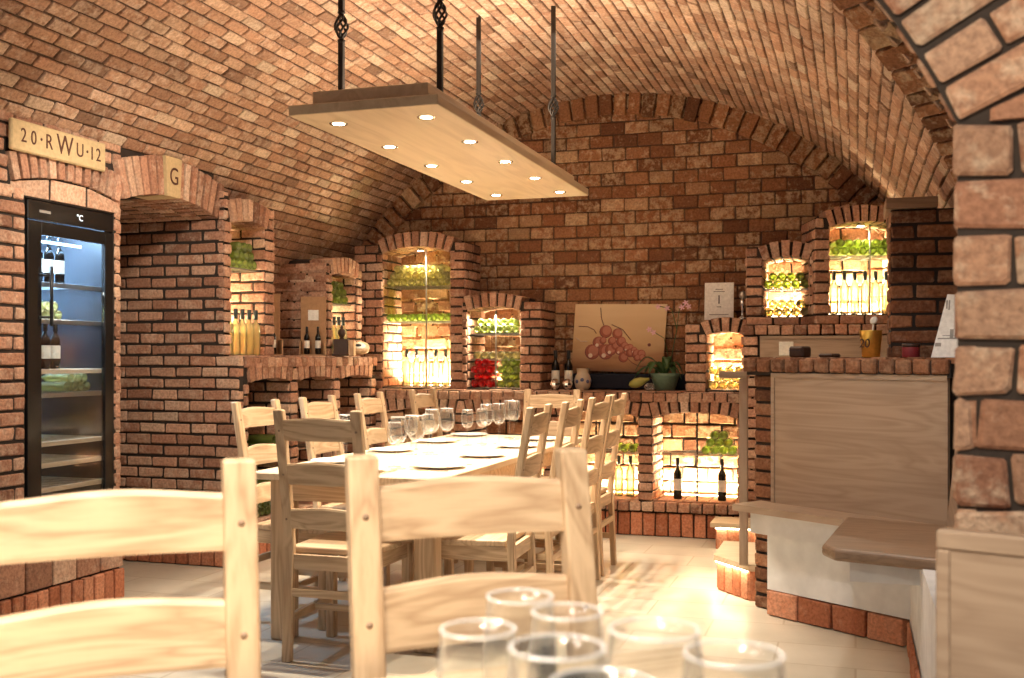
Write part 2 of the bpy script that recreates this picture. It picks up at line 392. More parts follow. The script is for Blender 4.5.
class Arc:
    def __init__(s, u0, u1, zs, rise, h):
        s.u0, s.u1, s.zs, s.rise, s.h = u0, u1, zs, rise, h
        w_ = u1-u0; s.R = (w_*w_/4+rise*rise)/(2*rise); s.uc = (u0+u1)/2; s.zc = zs+rise-s.R
        s.a = math.asin(min(1, w_/2/s.R))
    def z(s, u, r=None):
        r = r or s.R; d = r*r-(u-s.uc)**2
        return s.zc+math.sqrt(max(0, d))
    def pts(s, r, a=None, n=12):
        a = a or s.a
        return [(s.uc+r*math.sin(-a+2*a*i/n), s.zc+r*math.cos(-a+2*a*i/n)) for i in range(n+1)]
    def ring(s, mb, fn, n0=-.10, n1=.02, W=.066, jt=.017, skip=(), layers=1):
        n = max(3, round(2*s.a*(s.R+s.h/2)/W)); 
        if n % 2 == 0: n += 1
        da = 2*s.a/n
        for i in range(n):
            if i in skip: continue
            a0, a1 = -s.a+i*da, -s.a+(i+1)*da
            g = jt/2/(s.R+s.h*.4)
            def f2(u, v, nn, a0=a0, a1=a1): return fn(s.uc+v*math.sin(u), s.zc+v*math.cos(u), nn)
            cuts = [n1-(n1-n0)*k/layers for k in range(layers+1)]
            for k in range(layers):
                if k == 0:
                    mb.brick(f2, a0+g, a1-g, s.R, s.R+s.h+random.uniform(-.006, .006), cuts[1]+.004, cuts[0], bev=.004/ s.R if s.R > 1 else .004, jit=.0012)
                else:
                    j = random.uniform(-.004, .004)
                    vs_n1 = cuts[k]-.004
                    mb.brick(f2, a0+g, a1-g, s.R+j, s.R+s.h, cuts[k+1]+.004, vs_n1, bev=.002, jit=.001)
        return n

def arch_fill(mb, fn, arc, ztop, n0, n1, ring=False, ul=None, ur=None):
    p = arc.pts(arc.R+.006)
    p = [(min(max(x, arc.u0), arc.u1), z) for x, z in p]
    for (xa, za), (xb, zb) in zip(p, p[1:]):
        if xb-xa < 1e-4: continue
        ta, tb_ = (max(ztop, arc.z(x, arc.R+arc.h-.006)) if ring else ztop for x in (xa, xb))
        mb.prism([(xa, za), (xb, zb), (xb, tb_), (xa, ta)], fn, n0, n1)
    if ul is not None and ul < arc.u0: mb.prism([(ul, arc.zs), (arc.u0, arc.zs), (arc.u0, ztop), (ul, ztop)], fn, n0, n1)
    if ur is not None and ur > arc.u1: mb.prism([(arc.u1, arc.zs), (ur, arc.zs), (ur, ztop), (arc.u1, ztop)], fn, n0, n1)
def top_piece(mb, fn, arc, ztop, ul, ur, n0, n1):
    """mortar above an arch: flat top, arched below"""
    a = arc.a; p = arc.pts(arc.R+.006)
    poly = [(ul, arc.zs)] + [(ul, ztop)] + [(ur, ztop)] + [(ur, arc.zs)] + p[::-1]
    mb.prism(poly, fn, n0, n1)

def niche_tower(name, O, U, Nn, W, z0, zsh, uo0, uo1, zsill, zspring, rise, ringh, depth, label, cat='brick niche', back=True, sides=(0, 1), group=None, bl=.17, sidelen=None, back_mat='back_brick'):
    """masonry surround with an arched opening; fn: u right along the face, v height above floor, n outward"""
    fn = plane_fn((O[0], O[1], 0), U, Nn)
    root = empty(name, (0, 0, 0), 0, label, cat, group)
    arc = Arc(uo0, uo1, zspring, rise, ringh)
    mo = MB()
    mo.prism([(0, z0), (uo0, z0), (uo0, zspring), (uo0, zsh), (0, zsh)], fn, -depth, 0)
    mo.prism([(uo1, z0), (W, z0), (W, zsh), (uo1, zsh)], fn, -depth, 0)
    arch_fill(mo, fn, arc, zsh, -depth, -.004, ring=True)
    if zsill > z0: mo.prism([(uo0, z0), (uo1, z0), (uo1, zsill-.004), (uo0, zsill-.004)], fn, -depth, 0)
    mo.prism([(uo0, zsill-.004), (uo1, zsill-.004), (uo1, arc.zs+rise+.02), (uo0, arc.zs+rise+.02)], fn, -depth-.02, -depth)
    mo.build('mortar', M['mortar'], root)
    fr = MB()
    arc_out = lambda u: arc.z(u, arc.R+ringh)
    def iv(z):
        s_ = []
        if z < zsill: return [(-.008, W+.008)]
        if z < zspring+.0: return [(-.008, uo0+.006), (uo1-.006, W+.008)]
        # beside ring
        e = arc.a
        ul = arc.uc-(arc.R+ringh)*math.sin(e); 
        return [(-.008, ul+.01), (2*arc.uc-ul-.01, W+.008)]
    rows(fr, fn, iv, z0, zsh, L=bl)
    arc.ring(fr, fn, n0=-.16, n1=.022, layers=2)
    jb = MB()
    jl = plane_fn(fn(uo0, 0, 0), -Vector(Nn), U); jr = plane_fn(fn(uo1, 0, 0), -Vector(Nn), -Vector(U))
    rows(jb, jl, [(-.005, depth)], zsill, zspring+rise*.5, L=bl, ph=1, n1=.008)
    rows(jb, jr, [(-.005, depth)], zsill, zspring+rise*.5, L=bl, ph=1, n1=.008)
    so = MB()
    sl = sidelen or depth
    if 0 in sides: rows(so, plane_fn(fn(0, 0, 0), -Vector(Nn), -Vector(U)), [(-.006, sl)], z0, zsh, L=bl, ph=1, n1=.008)
    if 1 in sides: rows(so, plane_fn(fn(W, 0, 0), -Vector(Nn), U), [(-.006, sl)], z0, zsh, L=bl, ph=1, n1=.008)
    # soffit behind the ring
    arc2 = Arc(uo0, uo1, zspring, rise, .05)
    arc2.ring(jb, fn, n0=-depth, n1=-.165, layers=3)
    fr.build('brick_face', M['wall_brick'], root); jb.build('inner_jamb', M['wall_brick'], root)
    if so.v: so.build('outer_side', M['wall_brick'], root)
    if back:
        bk = MB(); bf = plane_fn(fn(0, 0, -depth), U, Nn)
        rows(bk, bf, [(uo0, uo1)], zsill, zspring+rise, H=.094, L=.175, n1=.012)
        bk.build('back_lining', M[back_mat], root)
    return root, fn

# ------------------------------------------------------------------ vault profile
XC = -1.655; ZT = 3.11; RL = 2.466; RR = 2.391
def vz(X):
    r = RL if X < XC else RR
    return ZT-r+math.sqrt(max(0, r*r-(X-XC)**2))
def vp(t):
    """arc length from the crown (negative to the left) -> X, Z, inward normal"""
    r = RL if t < 0 else RR; a = t/r
    return XC+r*math.sin(a), ZT-r+r*math.cos(a), -math.sin(a), -math.cos(a)
YB = 7.6
T0, T1 = -RL*math.acos((1.21-.02-(ZT-RL))/RL), RR*math.acos((.9-(ZT-RR))/RR)
def cutY(X): return 3.80+1.13*X
def vspans(t):
    X, Z, _, _ = vp(t)
    if X > -3.44: return [(max(2.2, cutY(X)), YB)]
    if Z > 2.125: return [(2.4, YB)]
    if Z > 1.85: return [(5.86, YB)]
    return [(5.86, 6.62)]
def vfn(u, v, n):
    X, Z, nx, nz = vp(v); return Vector((X+nx*n, u, Z+nz*n))
vb = MB(); nr = round((T1-T0)/.064); h = (T1-T0)/nr
for i in range(nr):
    a, b = T0+i*h, T0+(i+1)*h
    for y0, y1 in vspans((a+b)/2):
        course(vb, vfn, y0, y1, a, b, .158, (i % 2)*.079+random.uniform(-.016, .016), n1=.011, jt=.0085, jit=.003, bev=.006)
vb.build('ceiling', M['vault_brick'])['kind'] = 'structure'
vm_ = MB()
for i in range(nr):
    a, b = T0+i*h, T0+(i+1)*h
    for y0, y1 in vspans((a+b)/2):
        y0 += .14 if y0 < 5 and vp(a)[0] > -3 else 0
        vm_.prism([(y0, a), (y1, a), (y1, b), (y0, b)], vfn, -.12, 0)
vm_.build('ceiling', M['vault_mortar'])['kind'] = 'structure'

# ------------------------------------------------------------------ floor
f = MB(); f.box(-5.2, 3.2, -3.0, 8.2, -.1, 0); tag(f.build('floor', M['floor']), kind='structure')

# ------------------------------------------------------------------ back wall
fb = plane_fn((0, YB, 0), (1, 0, 0), (0, -1, 0))
mb = MB(); mb.box(-4.4, 1.3, YB, YB+.25, 0, 3.3); tag(mb.build('wall_back', M['vault_mortar']), kind='structure')
mb = MB()
def ivb(z):
    r1, r2 = RL, RR
    def hw(r):
        d = z-(ZT-r); return math.sqrt(max(0, r*r-d*d)) if abs(d) < r else 0
    a, b = XC-hw(r1)+.02, XC+hw(r2)-.02
    return [(a, b)] if b-a > .1 else []
rows(mb, fb, ivb, .97, 3.09, H=.094, L=.176, jt=.008, n1=.012)
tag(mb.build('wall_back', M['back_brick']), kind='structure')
# the ring of voussoirs along the end of the vault
mb = MB(); tt = T0+.4; W_ = .108
while tt < T1-.3:
    def rf(u, v, n, tt=tt):
        X, Z, nx, nz = vp(u); return Vector((X+nx*v, YB-n, Z+nz*v))
    mb.brick(rf, tt+.009, tt+W_-.009, -.02, .165+random.uniform(-.01, .01), 0, .055, bev=.006, jit=.003)
    tt += W_
tag(mb.build('wall_back', M['back_brick']), kind='structure')

# ------------------------------------------------------------------ front cut of the vault: ring and spandrel facing the camera
cd = Vector((.663, .749, 0)); cn = Vector((.749, -.663, 0))
def cutp(X, dz, n, out=0): return Vector((X, cutY(X), vz(X)+dz)) + cn*n
mb = MB(); mo = MB()
X = -3.1; prev = None
while X < .70:
    X2 = X+.055
    # in-plane tangent
    P0, P1 = cutp(X, 0, 0), cutp(X2, 0, 0)
    t_ = (P1-P0); L_ = t_.length; t_.normalize(); o_ = cn.cross(t_); 
    if o_.z < 0: o_ = -o_
    k = max(1, round(L_/.075))
    for i in range(k):
        a, b = i*L_/k, (i+1)*L_/k
        fnn = lambda u, v, n, P0=P0, t_=t_, o_=o_: P0+t_*u+o_*v+cn*n
        mb.brick(fnn, a+.005, b-.005, .0, .20, -.11, .03, bev=.005)
    Q0, Q1 = P0+o_*.10, P1+o_*.10
    mo.add([Q0, Q1, (Q1.x, Q1.y, 3.7), (Q0.x, Q0.y, 3.7)] + [Vector(p)-cn*.06 for p in (Q0, Q1, (Q1.x, Q1.y, 3.7), (Q0.x, Q0.y, 3.7))],
           [(0, 1, 2, 3), (7, 6, 5, 4), (0, 4, 5, 1), (1, 5, 6, 2), (2, 6, 7, 3), (3, 7, 4, 0)])
    X = X2
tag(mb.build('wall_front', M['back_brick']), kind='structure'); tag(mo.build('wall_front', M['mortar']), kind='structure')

# ------------------------------------------------------------------ near arch and pier (the opening the camera looks through)
PY = 2.0; PX = .168
fp0 = plane_fn((0, PY, 0), (1, 0, 0), (0, -1, 0))
def fp(u, v, n): return fp0(u-min(0, n)*.13, v-min(0, n)*.55*max(0, v-1.2), n)
ac = Vector((-1.0, 1.084)); ar = 1.279; A0 = math.asin((PX+1.0)/ar)
mo = MB()
mo.prism([(PX, 0), (1.6, 0), (1.6, 3.2), (-3.0, 3.2), (-3.0, ac.y+ar)] + [(ac.x+ar*math.sin(a), ac.y+ar*math.cos(a)) for a in [A0*k/14 for k in range(15)]], fp, -.5, 0)
tag(mo.build('wall_opening', M['pier_mortar']), kind='structure')
mb = MB()
HP = .0965
rows(mb, fp, [(PX-.01, 1.6)], .0, 1.604, H=HP, L=.126, n1=.014, jt=.010, bev=.008, jit=.005)
rows(mb, plane_fn((PX, PY, 0), (.13, 1, 0), (-1, .13, 0)), [(-.01, .5)], .0, 1.604, H=HP, L=.185, ph=1, n1=.006, bev=.007)
wf = lambda u, v, n: fp(u, 1.604+v*(u-PX)*math.tan(PI/2-A0)*.97, n)
for k in range(5): mb.brick(wf, PX+.05+k*.2, PX+.24+k*.2, .06, .96, -.05, .014, bev=.01, jit=.002)
na = round(A0*ar/.070)
for lay, (r0, r1) in enumerate(((ar, ar+.12), (ar+.12, ar+.24), (ar+.24, ar+.36), (ar+.36, ar+.48))):
    for i in range(na):
        a0, a1 = A0*i/na, A0*(i+1)/na
        g = .0055/ar; sp = random.uniform(-.010, .005) if i % 2 else .055
        f2 = lambda u, v, n: fp(ac.x+v*math.sin(u), ac.y+v*math.cos(u), n)
        mb.brick(f2, a0+g, a1-g, r0+(sp if lay else 0)+.004, r1+sp-.004, -.05, .016, bev=.008/ar, jit=.003)
        if lay == 0:
            f3 = lambda u, v, n: fp(ac.x+(ar-n)*math.sin(u), ac.y+(ar-n)*math.cos(u), -v)
            for k in range(3): mb.brick(f3, a0+g, a1-g, .01+k*.165, .01+k*.165+.155, -.03, .008, bev=.006, jit=.002)
tag(mb.build('wall_opening', M['pier_brick']), kind='structure')

# ------------------------------------------------------------------ left wall pier with the fridge
XF = -3.5
fl = plane_fn((XF, 0, 0), (0, 1, 0), (1, 0, 0))
FY0, FY1, FZ0, FZ1 = 3.86, 4.455, .46, 1.915
mo = MB()
for y0, y1, z0, z1 in ((2.2, FY0, 0, 2.42), (FY1, 4.5, 0, 2.42), (FY0, FY1, 0, FZ0), (FY0, FY1, FZ1+.0, 2.42)):
    mo.box(XF-.75, XF-.012, y0, y1, z0, z1)
mo.box(XF-.80, XF-.75, 2.2, 4.5, 0, 2.42)
tag(mo.build('wall_left', M['mortar']), kind='structure')
mb = MB()
farc = Arc(FY0-.09, FY1+.03, 1.975, .05, .13)
rows(mb, fl, [(2.2, FY0), (FY1, 4.508)], .236, 1.96, L=.185, n1=-.002, n0=-.05)
rows(mb, fl, [(2.2, FY0-.10), (FY1+.04, 4.508)], 1.96, 2.09, L=.185, n1=-.002, n0=-.05)
rows(mb, fl, [(2.2, 4.508)], 2.155, 2.42, L=.185, n1=-.002, n0=-.05)
course(mb, fl, 2.2, FY0-.12, 2.09, 2.155, .185, .05, n1=-.002, n0=-.05)
for k in range(3):
    w3 = (FY1-FY0+.14)/3; ff_ = lambda u, v, n: fl(u, 1.918+v*(farc.z(u)-1.920), n)
    mb.brick(ff_, FY0-.085+k*w3, FY0-.085+(k+1)*w3-.012, .05, .96, -.05, -.004, bev=.006, jit=.003)
farc.ring(mb, fl, n0=-.08, n1=.012, W=.062)
soldiers(mb, fl, FY0, FY1, .40, .46, W=.10, n1=-.002, n0=-.05)
soldiers(mb, fl, 2.2, 4.51, .155, .34, W=.165, n1=.006, n0=-.04)
rows(mb, plane_fn((XF, 4.5, 0), (-1, 0, 0), (0, 1, 0)), [(0, .7)], .15, 2.42, L=.185, n1=.01)
tag(mb.build('wall_left', M['wall_brick']), kind='structure')
mb = MB(); soldiers(mb, fl, 2.2, 4.515, .0, .155, W=.075, n1=.012, n0=-.04)
tag(mb.build('baseboard_left', M['plinth_tile']), kind='structure')

rows(mb2 := MB(), plane_fn((0, 5.33, 0), (1, 0, 0), (0, -1, 0)), [(-3.56, -3.442)], 2.0, 2.165, L=.175, n1=.0, n0=-.05); tag(mb2.build('wall_alcove', M['wall_brick']), kind='structure')
# alcove between the fridge pier and the wall pier, arch with the G keystone
mo = MB()
mo.box(XF-.80, XF-.70, 4.5, 5.34, 0, 2.6)
garc = Arc(4.5, 5.33, 1.995, .07, .20)
arch_fill(mo, fl, garc, 2.30, -.7, -.012)
W1 = 5.33
mo.box(XF-.7, -3.35, W1+.012, W1+.05, 0, 1.20)
mo.box(XF-.7, -3.45, W1+.012, W1+.05, 1.20, 2.16)
tag(mo.build('wall_alcove', M['mortar']), kind='structure')
mb = MB()
nG = max(3, round(2*garc.a*(garc.R+garc.h/2)/.062)); nG += (nG % 2 == 0)
mid = nG//2
garc.ring(mb, fl, n0=-.7, n1=.022, W=.062, layers=7, skip=(mid, mid-1))
fw = plane_fn((0, W1, 0), (1, 0, 0), (0, -1, 0))
rows(mb, fw, lambda z: [(XF-.7, -3.342 if z < 1.2 else -3.442)], .236, 2.0, L=.175, n1=.0, n0=-.05)
rows(mb, fl, [(4.5, 5.33)], 2.27, 2.31, L=.185, n1=-.002, n0=-.05)
tag(mb.build('wall_alcove', M['wall_brick']), kind='structure')
mb = MB(); soldiers(mb, fw, XF-.7, -3.33, 0, .236, W=.085, n1=.012, n0=-.04)
tag(mb.build('baseboard_alcove', M['plinth_tile']), kind='structure')

def text_mesh(txt, size, depth, material, parent, loc, rot, name='lettering', align='CENTER', bold=0, sx=1):
    cu = bpy.data.curves.new('t', 'FONT'); cu.body = txt; cu.size = size; cu.extrude = depth; cu.align_x = align; cu.align_y = 'CENTER'; cu.offset = bold
    t = bpy.data.objects.new('t', cu); C.objects.link(t)
    bpy.context.view_layer.update()
    me = bpy.data.meshes.new_from_object(t.evaluated_get(bpy.context.evaluated_depsgraph_get()))
    bpy.data.objects.remove(t)
    me.materials.clear(); me.materials.append(material)
    o = bpy.data.objects.new(name, me); C.objects.link(o); o.parent = parent; o.location = loc; o.rotation_euler = rot; o.scale = (sx, 1, 1)
    return o
# sign above the fridge; local frame: faces +X after rotation
s = empty('stone_sign', (XF+.012, 4.04, 2.172), R(90), 'long cream stone sign with carved date and letters above the wine fridge', 'sign')
b = MB(); b.box(-.305, .305, -.022, .0, -.068, .068, .006); b.build('slab', M['cream_stone'], s)
for tx, x, sz, dz in (('2', -.235, .088, 0), ('0', -.175, .088, 0), ('·', -.128, .11, 0), ('R', -.080, .095, 0), ('W', .022, .128, .002), ('U', .122, .092, .0), ('·', .172, .11, 0), ('1', .205, .088, 0), ('2', .25, .088, 0)):
    text_mesh(tx, sz, .001, M['engraving'], s, (x, -.023, dz), (R(90), 0, 0), sx=.82)
s = empty('keystone', (XF+.03, garc.uc-.026, 2.165), R(90), 'cream keystone carved with the letter G in the alcove arch', 'keystone')
b = MB()
b.add([(-.056, -.005, -.105), (.056, -.005, -.105), (.070, -.005, .105), (-.070, -.005, .105), (-.056, .2, -.105), (.056, .2, -.105), (.070, .2, .105), (-.070, .2, .105)],
      [(0, 1, 2, 3), (7, 6, 5, 4), (0, 4, 5, 1), (1, 5, 6, 2), (2, 6, 7, 3), (3, 7, 4, 0)]); b.fc = True
b.build('stone', M['cream_stone'], s)
text_mesh('G', .13, .001, M['engraving'], s, (.0, -.007, .0), (R(90), 0, 0), sx=.85)

# ------------------------------------------------------------------ left ledge with three alcoves, back counter with arches
def arcade(name, O, U, Nn, u_end, pitch, n, zsill, zspring, rise, ringh, ztop, depth, pw, label, u_start=0, cop=.07, topover=0):
    fn = plane_fn((O[0], O[1], 0), U, Nn)
    root = empty(name, (0, 0, 0), 0, label, 'brick counter')
    mo = MB(); fr = MB(); bk = MB(); pl = MB()
    mo.prism([(0, 0), (u_end, 0), (u_end, zsill-.01), (0, zsill-.01)], fn, -depth-.06, -.012)
    soldiers(pl, fn, 0, u_end, 0, zsill-.075, W=.085, n0=-.04, n1=.006)
    soldiers(fr, fn, 0, u_end, zsill-.072, zsill, W=.082, n0=-.04, n1=.022)
    soldiers(fr, fn, 0, u_end, ztop-cop, ztop, W=.082, n0=-.12, n1=.022)
    mo.prism([(0, ztop-cop-.02), (u_end, ztop-cop-.02), (u_end, ztop-.004), (0, ztop-.004)], fn, -depth-.06, -.0)
    arcs = []
    for i in range(n):
        a, b = u_start+i*pitch, u_start+(i+1)*pitch
        u0, u1 = a+pw/2, b-pw/2
        arc = Arc(u0, u1, zspring, rise, ringh); arcs.append(arc)
        arch_fill(mo, fn, arc, ztop-cop, -depth, -.004, ul=a, ur=b)
        if i < n-1:
            ta = math.tan(arc.a)
            def wf_(u, v, n_, b=b): h_ = v*(ztop-cop-zspring-.008); return fn(b+u*(pw/2-.004-h_*ta*.95), zspring+.006+h_, n_)
            fr.brick(wf_, -.98, .98, .02, .98, -.06, .012, bev=.05, jit=.01)
        arc.ring(fr, fn, n0=-.13, n1=.018, W=.07, layers=2)
        rows(bk, plane_fn(fn(0, 0, -depth), U, Nn), [(u0, u1)], zsill, zspring+rise, H=.094, L=.175, n1=.012)
    mo.prism([(0, 0), (u_end, 0), (u_end, ztop-.01), (0, ztop-.01)], fn, -depth-.06, -depth)
    for i in range(n+1):
        c = u_start+i*pitch; u0, u1 = c-pw/2, c+pw/2
        if i == 0: u0 = 0
        if i == n: u1 = u_end
        if u1-u0 < .02: continue
        mo.prism([(u0, zsill-.01), (u1, zsill-.01), (u1, zspring+.02), (u0, zspring+.02)], fn, -depth, -.0)
        rows(fr, fn, [(u0-.006, u1+.006)], zsill, zspring, L=.2)
        if i == n and u1-u0 > pw: rows(fr, fn, [(c+pw/2, u1)], zspring, ztop-cop, L=.2)
        if i < n: rows(fr, plane_fn(fn(u1, 0, 0), -Vector(Nn), U), [(-.004, depth)], zsill, zspring, L=.17, ph=1, n1=.008)
        if i > 0: rows(fr, plane_fn(fn(u0, 0, 0), -Vector(Nn), -Vector(U)), [(-.004, depth)], zsill, zspring, L=.17, ph=1, n1=.008)
    # sill slab and top slab bricks seen from above
    for zz, bb in ((zsill, fr), (ztop, fr)):
        ftop = lambda u, v, nn, zz=zz: fn(u, zz+nn, -v)
        soldiers(bb, ftop, 0, u_end, 0.02, depth*.5, W=.17, n0=-.03, n1=.004); soldiers(bb, ftop, 0, u_end, depth*.5, depth, W=.17, n0=-.03, n1=.004)
    mo.build('mortar', M['mortar'], root); fr.build('brick_face', M['wall_brick'], root); bk.build('back_lining', M['back_brick'], root)
    pl.build('plinth_tiles', M['plinth_tile'], root)
    return root, fn, arcs
LX = -3.35
ledge, fnL, arcsL = arcade('brick_ledge', (LX, 5.385), (0, 1, 0), (1, 0, 0), 1.77, .575, 3, .236, 1.055, .025, .105, 1.21, .42, .085, 'high brick ledge along the left wall with three arched recesses')
BY = 7.15
counter, fnB, arcsB = arcade('brick_counter', (-3.34, BY), (1, 0, 0), (0, -1, 0), 3.6, .663, 4, .236, .80, .035, .095, .97, .40, .09, 'long brick counter along the back wall over arched lit recesses')
# filling behind the ledge up to the vault
mb = MB(); mb.box(-4.3, LX-.48, 5.385, 7.6, 0, 1.2); tag(mb.build('wall_left', M['mortar']), kind='structure')
mb = MB(); ft = lambda u, v, n: Vector((LX-.02-v, u, 1.21+n))
for k in range(4): soldiers(mb, ft, 5.90 if k > 0 else 5.4, 7.15, .42+.0+k*.09 if k else .40, .50+k*.09, W=.18, n0=-.03, n1=.003)
tag(mb.build('trim_1', M['wall_brick']), kind='structure')

# ------------------------------------------------------------------ niche towers
n1, fn1 = niche_tower('wall_niche', (-3.45, 5.335), (0, 1, 0), (1, 0, 0), .545, 1.21, 2.12, .065, .455, 1.21, 1.985, .03, .125, .45, 'leftmost tall brick niche above the ledge, next to the wide pier', sides=(1,))
n2, fn2 = niche_tower('wall_niche', (-3.45, 6.60), (0, 1, 0), (1, 0, 0), .52, 1.21, 1.84, .06, .44, 1.21, 1.775, .03, .105, .42, 'small low brick niche on the ledge beside the wooden bottle box', sides=(0, 1), bl=.2)
nA, fnA = niche_tower('wall_niche', (-3.56, 7.25), (1, 0, 0), (0, -1, 0), .87, .97, 2.04, .225, .765, .985, 1.965, .05, .11, .345, 'tall bright brick niche in the back left corner with a lit spot at its top', sides=(1,))
nB, fnB2 = niche_tower('wall_niche', (-2.69, 7.22), (1, 0, 0), (0, -1, 0), .58, .97, 1.60, .035, .435, .985, 1.535, .03, .10, .375, 'low brick niche on the counter holding red and green bottles', sides=(0, 1))
nC, fnC = niche_tower('wall_niche', (-1.085, 7.22), (1, 0, 0), (0, -1, 0), .48, .97, 1.43, .13, .395, .985, 1.345, .03, .10, .375, 'small brick niche on the right end of the counter under the framed card', sides=(0, 1))
nD, fnD = niche_tower('wall_niche', (-.683, 7.2), (1, 0, 0), (0, -1, 0), .44, 1.41, 1.93, .10, .40, 1.475, 1.835, .03, .10, .39, 'brick niche above the wood panelling with green bottles over yellow ones', sides=(0,))
aE = R(16)
UE = (math.cos(aE), math.sin(aE), 0); NE = (math.sin(aE), -math.cos(aE), 0)
nE, fnE = niche_tower('wall_niche', (-.245, 7.13), UE, NE, .62, 1.41, 2.10, .085, .535, 1.485, 2.035, .04, .11, .36, 'tall bright brick niche in the right corner beside the dark pillar', sides=(0,), bl=.16)
# high ledge carrying the two right niches
mb = MB(); mo = MB()
fr_ = plane_fn((0, 7.13, 0), (1, 0, 0), (0, -1, 0))
mo.box(-.70, 1.3, 7.14, YB, 0.0, 1.40); soldiers(mb, fr_, -.71, 1.2, 1.345, 1.418, W=.082, n0=-.06, n1=.03)
rows(mb, fr_, [(-.70, -.60)], .0, 1.345, L=.2)
rows(mb, plane_fn((-.70, 7.13, 0), (0, 1, 0), (-1, 0, 0)), [(0, .47)], .0, 1.345, L=.18)
tag(mo.build('wall_right', M['mortar']), kind='structure'); tag(mb.build('wall_right', M['wall_brick']), kind='structure')
mb = MB(); mb.box(.72, .9, 4.7, 7.6, 0, .95); mb.box(1.6, 1.75, 2.3, 7.9, 0, 3.6); tag(mb.build('wall_right', M['mortar']), kind='structure')

# the dark side of the niche block under the vault curve (faces the camera, between vault and small niche)
mb = MB(); mo = MB()
f6 = plane_fn((0, 6.60, 0), (1, 0, 0), (0, -1, 0))
rows(mb, f6, lambda z: [(XC-math.sqrt(max(0, RL**2-(z-(ZT-RL))**2)), -3.452)], 1.21, 1.86, L=.2, n1=.008)
for k in range(8):
    z0 = 1.21+k*.080; z1 = z0+.080; x0 = XC-math.sqrt(max(0, RL**2-(z0-(ZT-RL))**2))
    mo.box(x0-.05, -3.455, 6.605, 6.64, z0, z1)
tag(mb.build('trim_2', M['wall_brick']), kind='structure'); tag(mo.build('trim_2', M['mortar']), kind='structure')

# ------------------------------------------------------------------ bottles
def bottle_profile(r, h):
    return [(0.001, .018), (r*.45, .012), (r*.72, .002), (r*.92, 0), (r, .006), (r, h*.60), (r*.93, h*.65), (r*.6, h*.715), (r*.36, h*.76), (r*.33, h*.95), (r*.40, h*.955), (r*.40, h)]
BR = .0285; BH = .275
def lying(color):
    b = MB(); b.lathe(bottle_profile(BR, BH), 14)
    return b.build('wine_bottle', M[color])
def standing(color, capsule='capsule', lab=True):
    root = empty('wine_bottle', (0, 0, 0))
    b = MB(); b.lathe(bottle_profile(BR, BH), 18); b.build('glass_body', M[color], root)
    b = MB(); b.lathe([(BR*.46, BH*.80), (BR*.46, BH*1.01), (BR*.40, BH*1.015)], 14); b.build('capsule', M[capsule], root)
    if lab:
        b = MB(); b.lathe([(BR+.0008, BH*.22), (BR+.0008, BH*.50)], 18, cap=False); b.build('label', M['label'], root)
    return root
LY = {c: lying(c) for c in ('green_glass', 'yellow_glass', 'red_glass')}
ST = {'white': standing('clear_wine', lab=False), 'yellow': standing('pale_wine', lab=False), 'red': standing('dark_glass', 'black'), 'cold': standing('dark_glass', 'black')}
def pile(fn, Nn, u0, u1, z0, nrows, color, where, nmin=None, n_in=.04, step=None, full=False, sc=1.0):
    """lying bottles, bases outward, stacked in rows"""
    BR = globals()['BR']*sc; d = 2*BR+.001; q = Vector((0, 0, 1)).rotation_difference(-Vector(Nn)).to_euler()
    n0 = max(1, int((u1-u0+.002)/d)); cnt = n0
    pad = (u1-u0-n0*d)/2
    word = color.replace('_glass', '')
    for r_ in range(nrows):
        cnt = n0 - (r_ % 2 if full else r_)
        if cnt < 1: break
        off = pad + (d/2)*((r_ % 2) if full else r_)
        for i in range(cnt):
            u = u0+off+BR+i*d; z = z0+BR+r_*d*.868
            p = fn(u, z, -n_in-random.uniform(0, .012))
            instance(LY[color], p, rot=q, label=f'{word} bottle lying {where}', cat='bottle', group=f'{word} bottles lying {where}', scale=sc)
def stand_row(fn, us, z, n, kind, label, group):
    for u in us:
        instance(ST[kind], fn(u, z, n), random.uniform(0, 6), label=label, cat='bottle', group=group)
def shelf(root, fn, u0, u1, z, depth, name='shelf', th=.008):
    b = MB()
    for n0 in (-.034, -depth*.5, -depth+.03): b.prism([(u0+.009, z-th), (u1-.009, z-th), (u1-.009, z), (u0+.009, z)], fn, n0-.008, n0)
    for k in range(4):
        u = u0+.02+(u1-u0-.046)*k/3; b.prism([(u, z-th), (u+.006, z-th), (u+.006, z-.001), (u, z-.001)], fn, -depth+.03, -.036)
    b.build(name, M['steel'], root)
def rod(root, fn, u, z0, z1, n=-.05, r=.006, twist=False):
    b = MB(); p0, p1 = fn(u, z0, n), fn(u, z1, n)
    if twist:
        for k in range(2):
            b.tube([fn(u+.004*math.cos(i*.9+k*PI), z0+(z1-z0)*i/60, n+.004*math.sin(i*.9+k*PI)) for i in range(61)], .004, 5)
    else: b.tube([p0, p1], r, 8)
    b.build('rod', M['iron'] if twist else M['steel'], root)
def led(root, fn, u0, u1, z, n, power, up=True, col=(1, .82, .52), rotx=None, name='led_strip'):
    b = MB(); b.prism([(u0, z), (u1, z), (u1, z+.008), (u0, z+.008)], fn, n-.008, n); b.build(name, M['led_warm'], root)
    c = fn((u0+u1)/2, z+.03, n); dirv = fn(0, 1, -.25)-fn(0, 0, 0)
    l = light('niche_light', 'AREA', c, power, col, (0, 0, 0), u1-u0-.02, .05)
    U = (fn(1, 0, 0)-fn(0, 0, 0)).normalized(); Nn = (fn(0, 0, 1)-fn(0, 0, 0)).normalized()
    D = (Vector((0, 0, 1)) - Nn*.25).normalized() if up else (Vector((0, 0, -1)) - Nn*.15).normalized()
    Z = -D; X_ = U; Y_ = Z.cross(X_).normalized()
    l.rotation_euler = Matrix((X_, Y_, Z)).transposed().to_euler()
    return l
